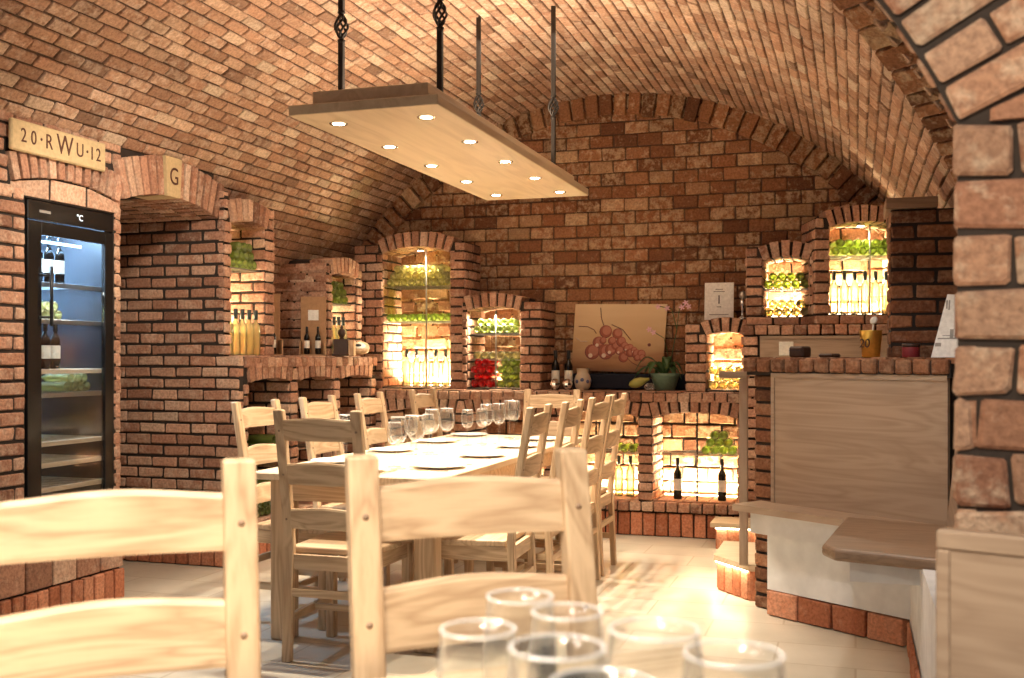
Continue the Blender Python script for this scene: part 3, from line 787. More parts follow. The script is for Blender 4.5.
def spot_in(root, fn, u, z, n, power, rad=.02):
    b = MB(); p = fn(u, z, n)
    b.lathe([(rad*1.3, -.004), (rad*1.3, .012)], 16, Matrix.Translation(p)); b.build('spot_rim', M['chrome'], root)
    b = MB(); b.lathe([(rad, -.006), (rad, -.002)], 16, Matrix.Translation(p)); b.build('spot_bulb', M['bulb'], root)
    light('niche_spot', 'SPOT', p-Vector((0, 0, .012)), power, (1, .84, .58), (0, 0, 0), .015, spot=120, blend=.5)

# --- tall left niche (1)
shelf(n1, fn1, .065, .455, 1.735, .40); rod(n1, fn1, .12, 1.21, 2.0); led(n1, fn1, .08, .44, 1.214, -.40, 20)
pile(fn1, (1, 0, 0), .15, .445, 1.736, 3, 'green_glass', 'on the upper shelf of the leftmost tall niche')
stand_row(fn1, [.105+i*.074 for i in range(5)], 1.212, -.034, 'yellow', 'yellow wine bottle with black capsule standing in the leftmost tall niche', 'standing bottles in the leftmost tall niche')
# --- small niche (2)
shelf(n2, fn2, .06, .44, 1.585, .38); led(n2, fn2, .08, .42, 1.214, -.36, 10)
pile(fn2, (1, 0, 0), .10, .43, 1.586, 3, 'green_glass', 'on the shelf of the small niche above the wooden mill')
stand_row(fn2, [.10+i*.07 for i in range(4)], 1.212, -.036, 'yellow', 'yellow wine bottle with black capsule standing in the small niche behind the mill', 'standing bottles in the small niche behind the mill')
# --- A
for z in (1.73, 1.47): shelf(nA, fnA, .225, .765, z, .32)
rod(nA, fnA, .555, .985, 2.0); led(nA, fnA, .27, .74, .99, -.30, 42); spot_in(nA, fnA, .50, 1.995, -.07, 38)
pile(fnA, (0, -1, 0), .235, .76, 1.731, 3, 'yellow_glass', 'on the top shelf of the corner niche with the lit spot')
pile(fnA, (0, -1, 0), .235, .76, 1.471, 1, 'green_glass', 'on the middle shelf of the corner niche with the lit spot')
stand_row(fnA, [.36+i*.078 for i in range(5)], .988, -.14, 'white', 'pale wine bottle glowing at the bottom of the corner niche with the lit spot', 'standing bottles in the bright corner niche')
# --- B
for z in (1.375, 1.19): shelf(nB, fnB2, .035, .435, z, .35)
rod(nB, fnB2, .235, .985, 1.54, twist=False)
light('niche_light', 'AREA', fnB2(.235, 1.51, -.03), 7.0, (1, .85, .6), (R(-20), 0, 0), .3, .04)  # unseen fill added inside the low niche
pile(fnB2, (0, -1, 0), .045, .43, 1.376, 2, 'green_glass', 'on the top shelf of the niche with red bottles')
pile(fnB2, (0, -1, 0), .045, .43, 1.191, 1, 'yellow_glass', 'on the middle shelf of the niche with red bottles')
pile(fnB2, (0, -1, 0), .045, .225, .988, 4, 'red_glass', 'in the low niche left of the painting', full=True, n_in=.02)
pile(fnB2, (0, -1, 0), .245, .43, .988, 4, 'green_glass', 'beside the red bottles on the niche floor', full=True, n_in=.02)
led(nB, fnB2, .06, .41, .989, -.355, 7); led(nB, fnB2, .06, .41, 1.382, -.355, 1.2)  # strips added behind the bottles to make them glow
# --- C
led(nC, fnC, .14, .385, .99, -.33, 16)
pile(fnC, (0, -1, 0), .135, .39, .988, 3, 'yellow_glass', 'in the niche under the framed card', full=True, n_in=.02)
# --- D
shelf(nD, fnD, .10, .40, 1.655, .36); led(nD, fnD, .12, .38, 1.479, -.35, 12); led(nD, fnD, .12, .38, 1.662, -.35, 1.5)  # upper strip added to make the green bottles glow
pile(fnD, (0, -1, 0), .105, .395, 1.657, 2, 'green_glass', 'on the shelf of the niche above the wood panelling', full=True)
pile(fnD, (0, -1, 0), .105, .395, 1.477, 2, 'yellow_glass', 'at the bottom of the niche above the wood panelling', full=True)
# --- E
shelf(nE, fnE, .085, .535, 1.86, .33); rod(nE, fnE, .36, 1.49, 2.06); led(nE, fnE, .10, .52, 1.489, -.32, 36); spot_in(nE, fnE, .31, 2.06, -.08, 14)
pile(fnE, NE, .10, .53, 1.861, 2, 'green_glass', 'on the shelf of the tall niche beside the dark pillar', full=True)
stand_row(fnE, [.15+i*.067 for i in range(6)], 1.487, -.12, 'white', 'pale wine bottle glowing at the bottom of the tall niche beside the dark pillar', 'standing bottles in the tall niche beside the dark pillar')
# --- recesses under the back counter (u measured from X=-3.34)
for i, (pw_, zz) in enumerate(((3, 0), (3, 0), (22, 1), (28, 1))):
    a = arcsB[i]; led(counter, fnB, a.u0+.03, a.u1-.03, .242, -.33, pw_*1.0)
shelf(counter, fnB, arcsB[2].u0, arcsB[2].u1, .555, .37, 'recess_shelf'); shelf(counter, fnB, arcsB[3].u0, arcsB[3].u1, .555, .37, 'recess_shelf')
rod(counter, fnB, arcsB[3].uc+.01, .238, .83, twist=True)
rod(counter, fnB, arcsB[2].uc-.02, .238, .83, twist=True)
pile(fnB, (0, -1, 0), arcsB[3].uc+.03, arcsB[3].u1-.01, .556, 3, 'green_glass', 'on the shelf of the rightmost counter recess')
pile(fnB, (0, -1, 0), arcsB[2].u1-.20, arcsB[2].u1-.01, .556, 1, 'green_glass', 'on the shelf of the recess behind the chairs', n_in=.03)
instance(ST['red'], fnB(arcsB[3].u0+.155, .243, -.12), 1, 'dark red wine bottle with pale label standing left in the rightmost counter recess', 'bottle')
instance(ST['red'], fnB(arcsB[3].u1-.12, .243, -.12), 2, 'dark red wine bottle standing right under the green bottles in the rightmost recess', 'bottle')
stand_row(fnB, [arcsB[2].u1-.17, arcsB[2].u1-.09], .243, -.16, 'yellow', 'yellow wine bottle standing in the recess left of the rightmost one', 'standing bottles in the recess behind the chairs')
# ledge recesses on the left
pile(fnL, (1, 0, 0), arcsL[0].u0+.12, arcsL[0].u1-.02, .246, 4, 'green_glass', 'at the bottom of the first recess of the high ledge', n_in=.05)
b = MB(); 
shelf(ledge, fnL, arcsL[0].u0, arcsL[0].u1, .62, .38, 'recess_shelf'); shelf(ledge, fnL, arcsL[1].u0, arcsL[1].u1, .62, .38, 'recess_shelf')
pile(fnL, (1, 0, 0), arcsL[0].u1-.20, arcsL[0].u1-.01, .621, 2, 'green_glass', 'on the shelf of the first recess of the high ledge', n_in=.03)

# ------------------------------------------------------------------ wine fridge
fy = (FY0+FY1)/2; fw_ = FY1-FY0-.02
fr = empty('wine_fridge', (XF-.03, fy, FZ0+.004), R(90), 'tall black glass-door wine fridge built into the left brick wall', 'wine fridge')
H_ = FZ1-FZ0-.012; hw = fw_/2
b = MB(); 
b.box(-hw, -hw+.03, 0, .55, 0, H_); b.box(hw-.03, hw, 0, .55, 0, H_); b.box(-hw, hw, .52, .55, 0, H_); b.box(-hw, hw, 0, .55, 0, .06); b.box(-hw, hw, 0, .55, H_-.03, H_)
b.build('cabinet', M['black'], fr)
b = MB(); b.box(-hw, hw, -.028, -.004, H_-.085, H_, .003); b.build('control_panel', M['black_gloss'], fr)
text_mesh('°C', .040, .0006, M['display'], fr, (.045, -.030, H_-.045), (R(90), 0, 0), 'display')
b = MB(); b.box(-hw+.07, -hw+.14, -.030, -.028, H_-.05, H_-.038); b.build('maker_plate', M['grey_ink'], fr)
dr = MB()
for a in ((-hw, -hw+.085, 0, H_-.09), (hw-.06, hw, 0, H_-.09), (-hw+.085, hw-.06, 0, .07), (-hw+.085, hw-.06, H_-.15, H_-.09)): dr.box(a[0], a[1], -.028, -.004, a[2], a[3], .002)
dr = dr.build('door', M['black_gloss'], fr)
b = MB(); b.box(-hw+.086, hw-.061, -.02, -.012, .071, H_-.151); b.build('door_glass', M['pane'], dr)
b = MB(); b.tube([(-hw+.11, -.06, .88), (-hw+.11, -.06, 1.15)], .008); b.tube([(-hw+.11, -.06, .92), (-hw+.07, -.026, .92)], .006); b.tube([(-hw+.11, -.06, 1.11), (-hw+.07, -.026, 1.11)], .006)
b.build('door_handle', M['black'], dr)
for z, mt in ((.14, 'table_oak_x'), (.253, 'table_oak_x'), (.351, 'table_oak_x'), (.575, 'steel'), (.684, 'table_oak_x'), (.915, 'steel'), (1.085, 'steel')):
    b = MB(); b.box(-hw+.032, hw-.032, .0, .02, z-.022, z, .002, m=0)
    for k in range(9): b.box(-hw+.05+k*.06, -hw+.058+k*.06, .02, .50, z-.006, z)
    b.build('shelf', M[mt], fr)
b = MB(); b.box(-hw+.09, hw-.16, .03, .042, H_-.176, H_-.166); b.build('light_bar', M['led_cold'], fr)
l = light('fridge_light', 'AREA', (XF-.16, fy, FZ0+H_-.06), 45, (.45, .72, 1), (0, R(8), 0), .05, .4)
l = light('fridge_light', 'AREA', (XF-.07, fy, FZ0+1.06), 1.6, (.9, .85, .7), (0, 0, 0), .04, .4)
b = MB(); b.box(-hw+.031, hw-.031, .505, .518, .89, H_-.04); b.build('back_liner', plain('fridge_liner', (.6, .75, .95), .4), fr)
def fridge_pt(x, y, z): return Vector((XF-.03-y, fy+x, FZ0+.004+z))
for i in range(4):
    instance(ST['cold'], fridge_pt(-.175+i*.072, .085, 1.086), i, 'dark bottle with white label on the cold-lit top shelf of the fridge', 'bottle', 'bottles on the top shelf of the fridge', scale=.82)
    instance(ST['cold'], fridge_pt(-.185+i*.066, .085, .685), i, 'dark bottle with white label standing in the middle of the fridge', 'bottle', 'bottles in the middle of the fridge', scale=.80)
ffn = lambda u, v, n: fridge_pt(u, -n, v)
pile(ffn, (1, 0, 0), -.20, .04, .9155, 2, 'yellow_glass', 'on the fridge shelf under the cold-lit one', n_in=.06, full=True, sc=.8)
pile(ffn, (1, 0, 0), .04, .25, .576, 2, 'yellow_glass', 'right of centre on a fridge shelf', n_in=.06, sc=.8)

# ------------------------------------------------------------------ hanging lamp
lp = empty('hanging_lamp', (-1.785, 4.865, 2.14), 0, 'long two-tier wooden board lamp with ten spotlights hung over the long table', 'lamp')
b = MB(); b.box(-.312, .312, -1.175, 1.175, 0, .040, .003); b.build('lower_board', M['lamp_wood'], lp)
b = MB(); b.box(-.245, .245, -1.105, 1.105, .040, .105, .003); b.build('upper_board', M['lamp_wood'], lp)
k = 0
for ix in (-1, 1):
    for iy in range(5):
        y = -.99+iy*.494; x = ix*.19
        b = MB(); b.lathe([(.024, .001), (.036, -.003), (.038, .002)], 20, Matrix.Translation((x, y, 0)), cap=False)
        rim = b.build('spot_rim', M['chrome'], lp)
        b = MB(); b.lathe([(.001, -.0025), (.024, -.002)], 16, Matrix.Translation((x, y, 0)), cap=False); b.build('bulb', M['bulb'], rim)
        light('lamp_spot', 'SPOT', (-1.785+x, 4.865+y, 2.125), 58, (1, .86, .66), (0, 0, 0), .02, spot=86, blend=.7)
# unseen glowing panel added on top of the board to wash the vault
b = MB(); b.box(-.18, .18, -1.0, 1.0, .106, .112); b.build('uplight_fill_panel', emit('uplight_fill', (1, .83, .6), 1.5), lp)
light('uplight_fill', 'AREA', (-1.785, 4.865, 2.28), 19, (1, .84, .64), (R(180), 0, 0), .34, 2.0)
for (x, y, zb) in ((-.195, -.955, 2.54), (.233, -.955, 2.55), (-.195, .70, 2.60), (.233, .70, 2.555)):
    X, Y = -1.785+x, 4.865+y; zt = vz(X)-2.14
    zb -= 2.14
    b = MB(); b.box(x-.011, x+.011, y-.011, y+.011, .10, zb-.06, .002); b.box(x-.011, x+.011, y-.011, y+.011, zb+.06, zt+.01, .002)
    b.lathe([(.011, zb-.07), (.017, zb-.055), (.010, zb-.05)], 10, Matrix.Translation((x, y, 0))); b.lathe([(.010, zb+.05), (.017, zb+.055), (.011, zb+.07)], 10, Matrix.Translation((x, y, 0)))
    hg = b.build('hanger_rod', M['iron'], lp)
    b = MB()
    for q in range(6):
        b.tube([(x+.026*math.sin(PI*i/12)*math.cos(q*PI/3+i*.26), y+.026*math.sin(PI*i/12)*math.sin(q*PI/3+i*.26), zb-.055+.11*i/12) for i in range(13)], .0052, 6)
    b.build('twisted_basket', M['iron'], hg)

# ------------------------------------------------------------------ chairs
def make_chair(wd=.372, hh=1.0, dp=.38, post=.042, rails=((.875, .96), (.70, .785), (.525, .605)), sh=.45):
    """back posts at y=0, seat towards +y"""
    root = empty('dining_chair', (0, 0, 0))
    lean = lambda z: 0 if z < sh else -.085*((z-sh)/(hh-sh))**1.25
    hx = wd/2-post/2
    for s_ in (-1, 1):
        b = MB(); zs = [0, .2, sh-.05, sh, .6, .75, .88, hh-.006, hh]; vs = []; fs = []
        dpt = post*.72
        for i, z in enumerate(zs):
            t = post/2*(.92 if z == 0 else 1) if z < hh else post/2-.003; t2 = dpt/2 if z < hh else dpt/2-.003
            yy = lean(z) + (-.02*(1-z/sh) if z < sh else 0)
            for a_, c_ in ((-1, -1), (1, -1), (1, 1), (-1, 1)): vs.append((s_*hx+a_*t, yy+c_*t2, z))
        for i in range(len(zs)-1):
            for k in range(4): fs.append((i*4+k, i*4+(k+1) % 4, (i+1)*4+(k+1) % 4, (i+1)*4+k))
        fs.append((3, 2, 1, 0)); n_ = len(zs)-1; fs.append(tuple(n_*4+k for k in range(4)))
        b.add(vs, fs); po = b.build('back_post', M['oak_z'], root)
        md = po.modifiers.new('bevel', 'BEVEL'); md.width = .005; md.segments = 2; md.limit_method = 'ANGLE'
        for z0, z1 in rails:
            zc = (z0+z1)/2; y_ = lean(zc); p = MB()
            p.lathe([(.001, -dpt/2-.003), (.0055, -dpt/2-.0005), (.0055, dpt/2+.0005), (.001, dpt/2+.003)], 8, Matrix.Translation((s_*hx, y_, zc)) @ Matrix.Rotation(R(-90), 4, 'X'))
            p.build('peg', M['brown_oak_z'], po)
    for z0, z1 in rails:
        b = MB(); n_ = 10; vs = []; fs = []; x0 = -hx; x1 = hx
        for i in range(n_+1):
            t = i/n_; x = x0+(x1-x0)*t; bow = -.018*(1-(2*t-1)**2); ar_ = .010*(math.cos(PI*(2*t-1))*.5+.5)
            for (yy, z) in ((-.009, z0+.003), (.009, z0+.003), (.0105, z0+.01), (.0105, z1-.008+ar_), (.006, z1+ar_), (-.006, z1+ar_), (-.0105, z1-.008+ar_), (-.0105, z0+.01)):
                vs.append((x, yy+bow+lean(z), z))
        for i in range(n_):
            for k in range(8): fs.append((i*8+k, i*8+(k+1) % 8, (i+1)*8+(k+1) % 8, (i+1)*8+k))
        b.add(vs, fs); b.fc = True; b.build('back_rail', M['oak_x'], root)
    fx = wd/2+.01
    b = MB(); n_ = 8
    ov = [(-wd/2+.01, .02), (-fx-.008, dp+.02), (-fx+.01, dp+.035), (fx-.01, dp+.035), (fx+.008, dp+.02), (wd/2-.01, .02)]
    b.prism(ov, lambda u, v, n: Vector((u, v, sh+n)), -.026, 0); st = b.build('seat', M['oak_x'], root)
    md = st.modifiers.new('bevel', 'BEVEL'); md.width = .006; md.segments = 2; md.limit_method = 'ANGLE'
    for s_ in (-1, 1):
        b = MB(); b.box(s_*(fx-.02)-.019, s_*(fx-.02)+.019, dp-.02, dp+.018, 0, sh-.027, .004); b.build('front_leg', M['oak_z'], root)
        b = MB(); M_ = Matrix.Identity(4)
        def sf(u, v, n, s_=s_): return Vector((s_*(hx+(fx-.02-hx)*u/dp)+n, u, v))
        b.prism([(.012, sh-.085), (dp-.01, sh-.085), (dp-.01, sh-.027), (.012, sh-.027)], sf, -.009, .009); b.build('apron', M['oak_y'], root)
        b = MB(); b.prism([(.0, .155), (dp-.01, .155), (dp-.01, .185), (.0, .185)], sf, -.009, .009); b.build('stretcher', M['oak_y'], root)
    b = MB(); b.box(-hx+.01, hx-.01, -.008, .012, sh-.085, sh-.027); b.build('apron', M['oak_x'], root)
    b = MB(); b.box(-fx+.03, fx-.03, dp-.008, dp+.008, sh-.085, sh-.027); b.build('apron', M['oak_x'], root)
    b = MB(); b.box(-fx+.035, fx-.035, dp*.55-.009, dp*.55+.009, .158, .182); b.build('stretcher', M['oak_x'], root)
    b = MB(); b.box(-hx+.01, hx-.01, -.021, -.003, .26, .29); b.build('stretcher', M['oak_x'], root)
    return root
ch = make_chair()
G_ = 'dining chairs around the long table'
instance(ch, (-1.973, 3.775, 0), 0, 'shadowed oak ladder-back chair at the near end of the long table', 'chair', G_)
for i, (y, lb) in enumerate(((4.435, 'nearest to the wine fridge'), (5.045, 'second from the near end'), (5.67, 'third from the near end'), (6.47, 'farthest, near the bright corner niche'))):
    instance(ch, (-2.61, y, 0), R(-90+(-2, 1, 2, -2)[i]), f'oak ladder-back chair left of the long table, {lb}', 'chair', G_)
for i, (y, lb) in enumerate(((4.345, 'nearest to the camera'), (4.91, 'second from the camera'), (5.49, 'third from the camera'), (5.925, 'farthest, beside the lit recess'))):
    instance(ch, (-1.355, y, 0), R(90+(3, 2, -2, 0)[i]), f'oak ladder-back chair right of the long table, {lb}', 'chair', G_)
instance(ch, (-1.86, 6.56, 0), R(180), 'oak ladder-back chair at the far end of the long table, facing the camera', 'chair', G_)
# two big near chairs seen from the front of their backrests (camera frame directions)
def camw(r, f): 
    c, s_ = math.cos(R(YAW)), math.sin(R(YAW)); return (r*c-f*s_, r*s_+f*c)
nc = make_chair(.415, 1.045, .40, .050, ((.905, .993), (.735, .835), (.555, .645)), .46)
def near_chair(rl, fl_, rr, fr2, label):
    a, b_ = Vector(camw(rl, fl_)), Vector(camw(rr, fr2)); m_ = (a+b_)/2
    d = (b_-a).normalized(); ang = math.atan2(d.y, d.x)+PI
    off = Vector((-d.y, d.x))*(-.07)
    instance(nc, (m_.x+off.x, m_.y+off.y, 0), ang, label, 'chair', 'big chairs at the near table')
near_chair(-.243, 1.70, .112, 1.83, 'large blurred pale oak chair in the foreground, right of the two')
near_chair(-.775, 1.50, -.400, 1.65, 'large blurred pale oak chair at the left edge of the foreground')

# ------------------------------------------------------------------ tables
TZ = .72
tb = empty('dining_table', (-2.0, 5.15, 0), 0, 'long pale oak dining table laid with plates and glasses under the hanging lamp', 'table')
b = MB(); b.box(-.43, .43, -1.20, 1.20, TZ-.03, TZ, .004); b.build('tabletop', M['table_oak_y'], tb)
b = MB(); b.box(-.36, .36, -1.11, -1.085, TZ-.125, TZ-.03); b.box(-.36, .36, 1.085, 1.11, TZ-.125, TZ-.03); b.box(-.36, -.335, -1.085, 1.085, TZ-.125, TZ-.03); b.box(.335, .36, -1.085, 1.085, TZ-.125, TZ-.03)
b.build('apron', M['oak_x'], tb)
for sx in (-1, 1):
    for sy in (-1, 1):
        b = MB(); b.box(sx*.33-.045, sx*.33+.045, sy*1.08-.045, sy*1.08+.045, 0, TZ-.03, .006); b.build('leg', M['oak_z'], tb)
# near table
cxy = Vector(camw(.292, 1.785)); e1 = Vector(camw(-.94, -.34)); e2 = Vector(camw(.34, -.94))
nt_ = empty('dining_table', (cxy.x+e1.x*.75+e2.x*.42, cxy.y+e1.y*.75+e2.y*.42, 0), math.atan2(e1.y, e1.x)+PI, 'near oak table at the bottom edge of the photo carrying large wine glasses', 'table')
b = MB(); b.box(-.75, .75, -.42, .42, TZ-.03, TZ, .004); b.build('tabletop', M['table_oak_x'], nt_)
for sx in (-1, 1):
    for sy in (-1, 1):
        b = MB(); b.box(sx*.66-.04, sx*.66+.04, sy*.34-.04, sy*.34+.04, 0, TZ-.03, .006); b.build('leg', M['oak_z'], nt_)
b = MB(); b.box(-.62, .62, -.35, -.33, TZ-.11, TZ-.03); b.box(-.62, .62, .33, .35, TZ-.11, TZ-.03); b.build('apron', M['oak_x'], nt_)

# ------------------------------------------------------------------ glasses, plates, cutlery
def wine_glass(r, h, k=.80):
    root = empty('wine_glass', (0, 0, 0))
    hb = h*.52; z0 = h-hb
    prof = [(.002, z0), (r*.5, z0+hb*.05), (r*.85, z0+hb*.2), (r, z0+hb*.42), (r*.95, z0+hb*.7), (r*k, h-.002), (r*k+.0008, h), (r*k-.0012, h), (r*.93, z0+hb*.7), (r*.97, z0+hb*.42), (r*.82, z0+hb*.22), (r*.48, z0+hb*.07), (.001, z0+.006)]
    b = MB(); b.lathe(prof, 28, cap=False); b.build('bowl', M['glass'], root)
    b = MB(); b.lathe([(r*k+math.cos(a)*.0011, h+math.sin(a)*.0011) for a in [k*PI/4 for k in range(9)]], 32, cap=False); b.build('rim', M['rim_glint'], root)
    b = MB(); b.lathe([(.010, .004), (.0045, .012), (.0035, z0*.5), (.005, z0)], 12, cap=False); b.build('stem', M['glass'], root)
    b = MB(); b.lathe([(r*.85, 0), (r*.85, .0018), (.010, .004), (.001, .005)], 24); b.build('foot', M['glass'], root)
    return root
wg = wine_glass(.039, .225); wg2 = wine_glass(.034, .195)
TG = 'wine glasses on the long table'
def on_plane(px, py, z=TZ):
    d = (1.2-z)*1070/(py-358); u = (px-512)/1070
    return camw(d*u, d)
# groups of glasses laid out down the two sides of the table
sets = [(-2.17, 4.33, 'near the shadowed end chair', (0, 1)), (-1.88, 4.25, 'in the nearest full cluster on the long table', (0, 1, 0)), (-2.0, 4.93, 'in the middle cluster on the long table', (0, 1, 0, 1)),
        (-1.93, 5.55, 'in the third cluster on the long table', (0, 1, 0, 1)), (-1.92, 6.02, 'near the far end of the long table', (0, 0))]
for X, Y, wh, ks in sets:
    for i, k in enumerate(ks):
        dx, dy = ((0, 0), (-.055, .085), (.035, .115), (-.10, -.03))[i]
        sizew = 'tall' if k == 0 else 'smaller'
        instance((wg, wg2)[k], (X+dx, Y+dy, TZ+.0006), 0, f'{sizew} clear empty wine glass {wh}', 'wine glass', TG)
def plate_mesh():
    root = empty('plate', (0, 0, 0))
    b = MB(); b.lathe([(.001, .004), (.06, .004), (.075, .007), (.115, .016), (.117, .018), (.112, .018), (.07, .010), (.06, .008), (.001, .008)][::1], 32, cap=False); b.build('dish', M['porcelain'], root)
    return root
pl_ = plate_mesh()
fk = empty('fork', (0, 0, 0)); b = MB(); b.box(-.004, .004, -.09, .03, .001, .004, .001)
b.box(-.011, .011, .03, .045, .001, .004, .001)
for k in range(4): b.box(-.011+k*.0064, -.008+k*.0064, .045, .085, .001, .004)
b.build('fork_body', M['chrome'], fk)
kn = empty('knife', (0, 0, 0)); b = MB(); b.box(-.005, .005, -.10, -.01, .001, .006, .001); b.build('knife_handle', M['chrome'], kn)
b = MB(); b.add([(-.006, -.01, .002), (.006, -.01, .002), (.008, .07, .002), (0, .10, .002), (-.006, .09, .002), (-.006, -.01, .004), (.006, -.01, .004), (.008, .07, .004), (0, .10, .004), (-.006, .09, .004)],
     [(4, 3, 2, 1, 0), (5, 6, 7, 8, 9)] + [(i, (i+1) % 5, 5+(i+1) % 5, 5+i) for i in range(5)]); b.build('blade', M['chrome'], kn)
seats = [(-2.27, y, -90, 'left', n_) for y, n_ in ((4.43, 'nearest'), (5.05, 'second'), (5.67, 'third'), (6.2, 'farthest'))] + \
        [(-1.73, y, 90, 'right', n_) for y, n_ in ((4.36, 'nearest'), (4.92, 'second'), (5.49, 'third'), (6.0, 'farthest'))] + [(-2.0, 4.10, 0, 'near', 'only')]
for X, Y, a, side, n_ in seats:
    place = 'at the near end of the long table' if side == 'near' else f'{side} of the long table, {n_} place'
    instance(pl_, (X, Y, TZ-.0033), 0, f'white round plate {place}', 'plate', 'plates on the long table')
    ca, sa = math.cos(R(a)), math.sin(R(a))
    for sgn, tool, nm in ((-1, fk, 'fork'), (1, kn, 'knife')):
        ox = sgn*.138
        instance(tool, (X+ca*ox, Y+sa*ox, TZ), R(a), f'{nm} beside the plate {place}', nm, f'{nm}s on the long table')
# foreground glasses: rim positions given in camera right / forward metres
BGl = wine_glass(.045, .243, .86); SGl = wine_glass(.038, .240, .86)
fg = [(.008, 1.075, 1, 'small-rimmed clear glass farthest back on the near table'), (.052, 1.01, 1, 'small-rimmed clear glass second from the back on the near table'),
      (-.030, .945, 1, 'leftmost clear glass on the near table'), (.037, .875, 0, 'large clear glass in the middle of the near table'),
      (.124, .932, 0, 'large clear glass right of the middle on the near table'), (.177, .855, 0, 'rightmost large clear glass on the near table'), (.066, .775, 0, 'large clear glass nearest to the camera')]
for r_, f_, k, lb in fg:
    X, Y = camw(r_, f_); instance((BGl, SGl)[k], (X, Y, TZ+.0006), 0, lb, 'wine glass', 'glasses on the near table')

# ------------------------------------------------------------------ partition with bench on the right
P0 = Vector((-.412, 5.25, 0)); D = Vector((.82, -.573, 0)).normalized(); Np = Vector((-D.y*-1, 0, 0)); Np = Vector((D.y, -D.x, 0))
if Np.y > 0: Np = -Np
fq = plane_fn(P0, D, Np)
mo = MB(); mo.prism([(-.055, 0), (1.0, 0), (1.0, 1.12), (-.055, 1.12)], fq, -.14, 0); mo.prism([(-.045, 1.12), (1.0, 1.12), (1.0, 1.19), (-.045, 1.19)], fq, -.2, .08)
part = empty('brick_partition', (0, 0, 0), 0, 'low diagonal brick partition with a rowlock top behind the wooden bench', 'partition')
mo.build('mortar', M['mortar'], part)
mb = MB(); rows(mb, fq, [(-.062, .10)], .0, 1.12, L=.3); rows(mb, plane_fn(P0-D*.055, -Np, -D), [(-.005, .14)], .0, 1.19, L=.2)
soldiers(mb, fq, -.06, 1.0, 1.13, 1.2, W=.084, n0=-.2, n1=.10, bev=.01)
ftp = lambda u, v, n: fq(u, 1.198+n, .08-v)
soldiers(mb, ftp, -.06, 1.05, .0, .13, W=.084, n0=-.02, n1=.003); soldiers(mb, ftp, .0, 1.0, .13, .28, W=.16, n0=-.02, n1=.003)
mb.build('brick_face', M['dark_brick'], part)
# bench: back panel, seats, white base, tiles
bn = empty('corner_bench', (0, 0, 0), 0, 'built-in oak corner bench with tall wooden back on a white plastered base', 'bench')
fpn = plane_fn(P0+Np*.058, D, Np)
def lean_fn(u, v, n): return fpn(u, v, n)
b = MB(); b.prism([(.108, .50), (.985, .50), (.985, 1.128), (.108, 1.128)], fpn, 0, .018); bp_ = b.build('back_panel', M['seat_oak_x'], bn)
b = MB(); b.prism([(.10, 1.108), (.985, 1.108), (.985, 1.130), (.10, 1.130)], fpn, .018, .024); b.prism([(.10, .50), (.118, .50), (.118, 1.108), (.10, 1.108)], fpn, .018, .024); b.build('panel_frame', M['seat_oak_x'], bp_)
b = MB(); b.prism([(.02, .495), (.02, .525), (.99, .525), (.99, .495)], fpn, .0, .20); b.build('seat_plank', M['seat_oak_x'], bn)
b = MB(); b.prism([(.085, .12), (.86, .12), (.86, .495), (.085, .495)], fpn, -.04, .03)
b.prism([(.06, .39), (.86, .39), (.86, .493), (.06, .493)], fpn, -.04, .12)
b.build('plaster_base', M['plaster'], bn)
b = MB(); soldiers(b, plane_fn(P0+Np*.09, D, Np), .085, .80, 0, .12, W=.17, n0=-.04, n1=.008); b.build('base_tiles', M['plinth_tile'], bn)
# turn the grain of the diagonal boards along their length
def reframe(o, a):
    o.data.transform(Matrix.Rotation(-a, 4, 'Z')); o.rotation_euler.z = a
for o_ in [x for x in C.objects if x.parent in (bn, bp_) and x.type == 'MESH']: reframe(o_, math.atan2(D.y, D.x)) if o_.parent is bn else o_.data.transform(Matrix.Rotation(-math.atan2(D.y, D.x), 4, 'Z'))
# second leg of the bench coming toward the camera
b = MB(); b.box(.215, .43, 2.95, 4.76, .0, .49); b.box(-.02, .43, 4.02, 4.60, .40, .485); b.build('plaster_base', M['plaster'], bn)
ly = plane_fn((.21, 0, 0), (0, 1, 0), (-1, 0, 0)); b = MB(); soldiers(b, ly, 2.95, 4.70, 0, .12, W=.17, n0=-.0, n1=.012); b.build('base_tiles', M['plinth_tile'], bn)
b = MB()
b.prism([(-.075, 3.93), (.415, 3.79), (.415, 4.60), (-.04, 4.74), (-.115, 4.02)], lambda u, v, n: Vector((u, v, .53+n)), -.045, 0)
so_ = b.build('seat_slab', M['brown_oak_x'], bn); md = so_.modifiers.new('bevel', 'BEVEL'); md.width = .014; md.segments = 3; md.limit_method = 'ANGLE'
b = MB()
b.add([(.345, 3.62, .53), (.345, 4.60, .53), (.400, 4.52, 1.125), (.400, 3.62, 1.125), (.37, 3.62, .53), (.37, 4.60, .53), (.425, 4.52, 1.125), (.425, 3.62, 1.125)],
      [(0, 1, 2, 3), (7, 6, 5, 4), (0, 4, 5, 1), (1, 5, 6, 2), (2, 6, 7, 3), (3, 7, 4, 0)]); b.fc = True
b.build('back_panel', M['seat_oak_y'], bn)
# near wooden bench end in front of the big pier
nb = empty('bench_end', (.128, 1.86, 0), math.atan2(-.34, .94), 'near wooden bench end with a framed edge below the large brick pier', 'bench')
def tl(z): return -.012*(1-z/.92)
b = MB(); b.box(.02, .62, -.012, .012, 0.0, .895); b.build('panel', M['seat_oak_x'], nb)
b = MB(); b.box(.0, .62, -.017, .02, .893, .925, .004); b.box(.0, .022, -.017, .02, 0, .893, .003); b.build('frame', M['seat_oak_x'], nb)
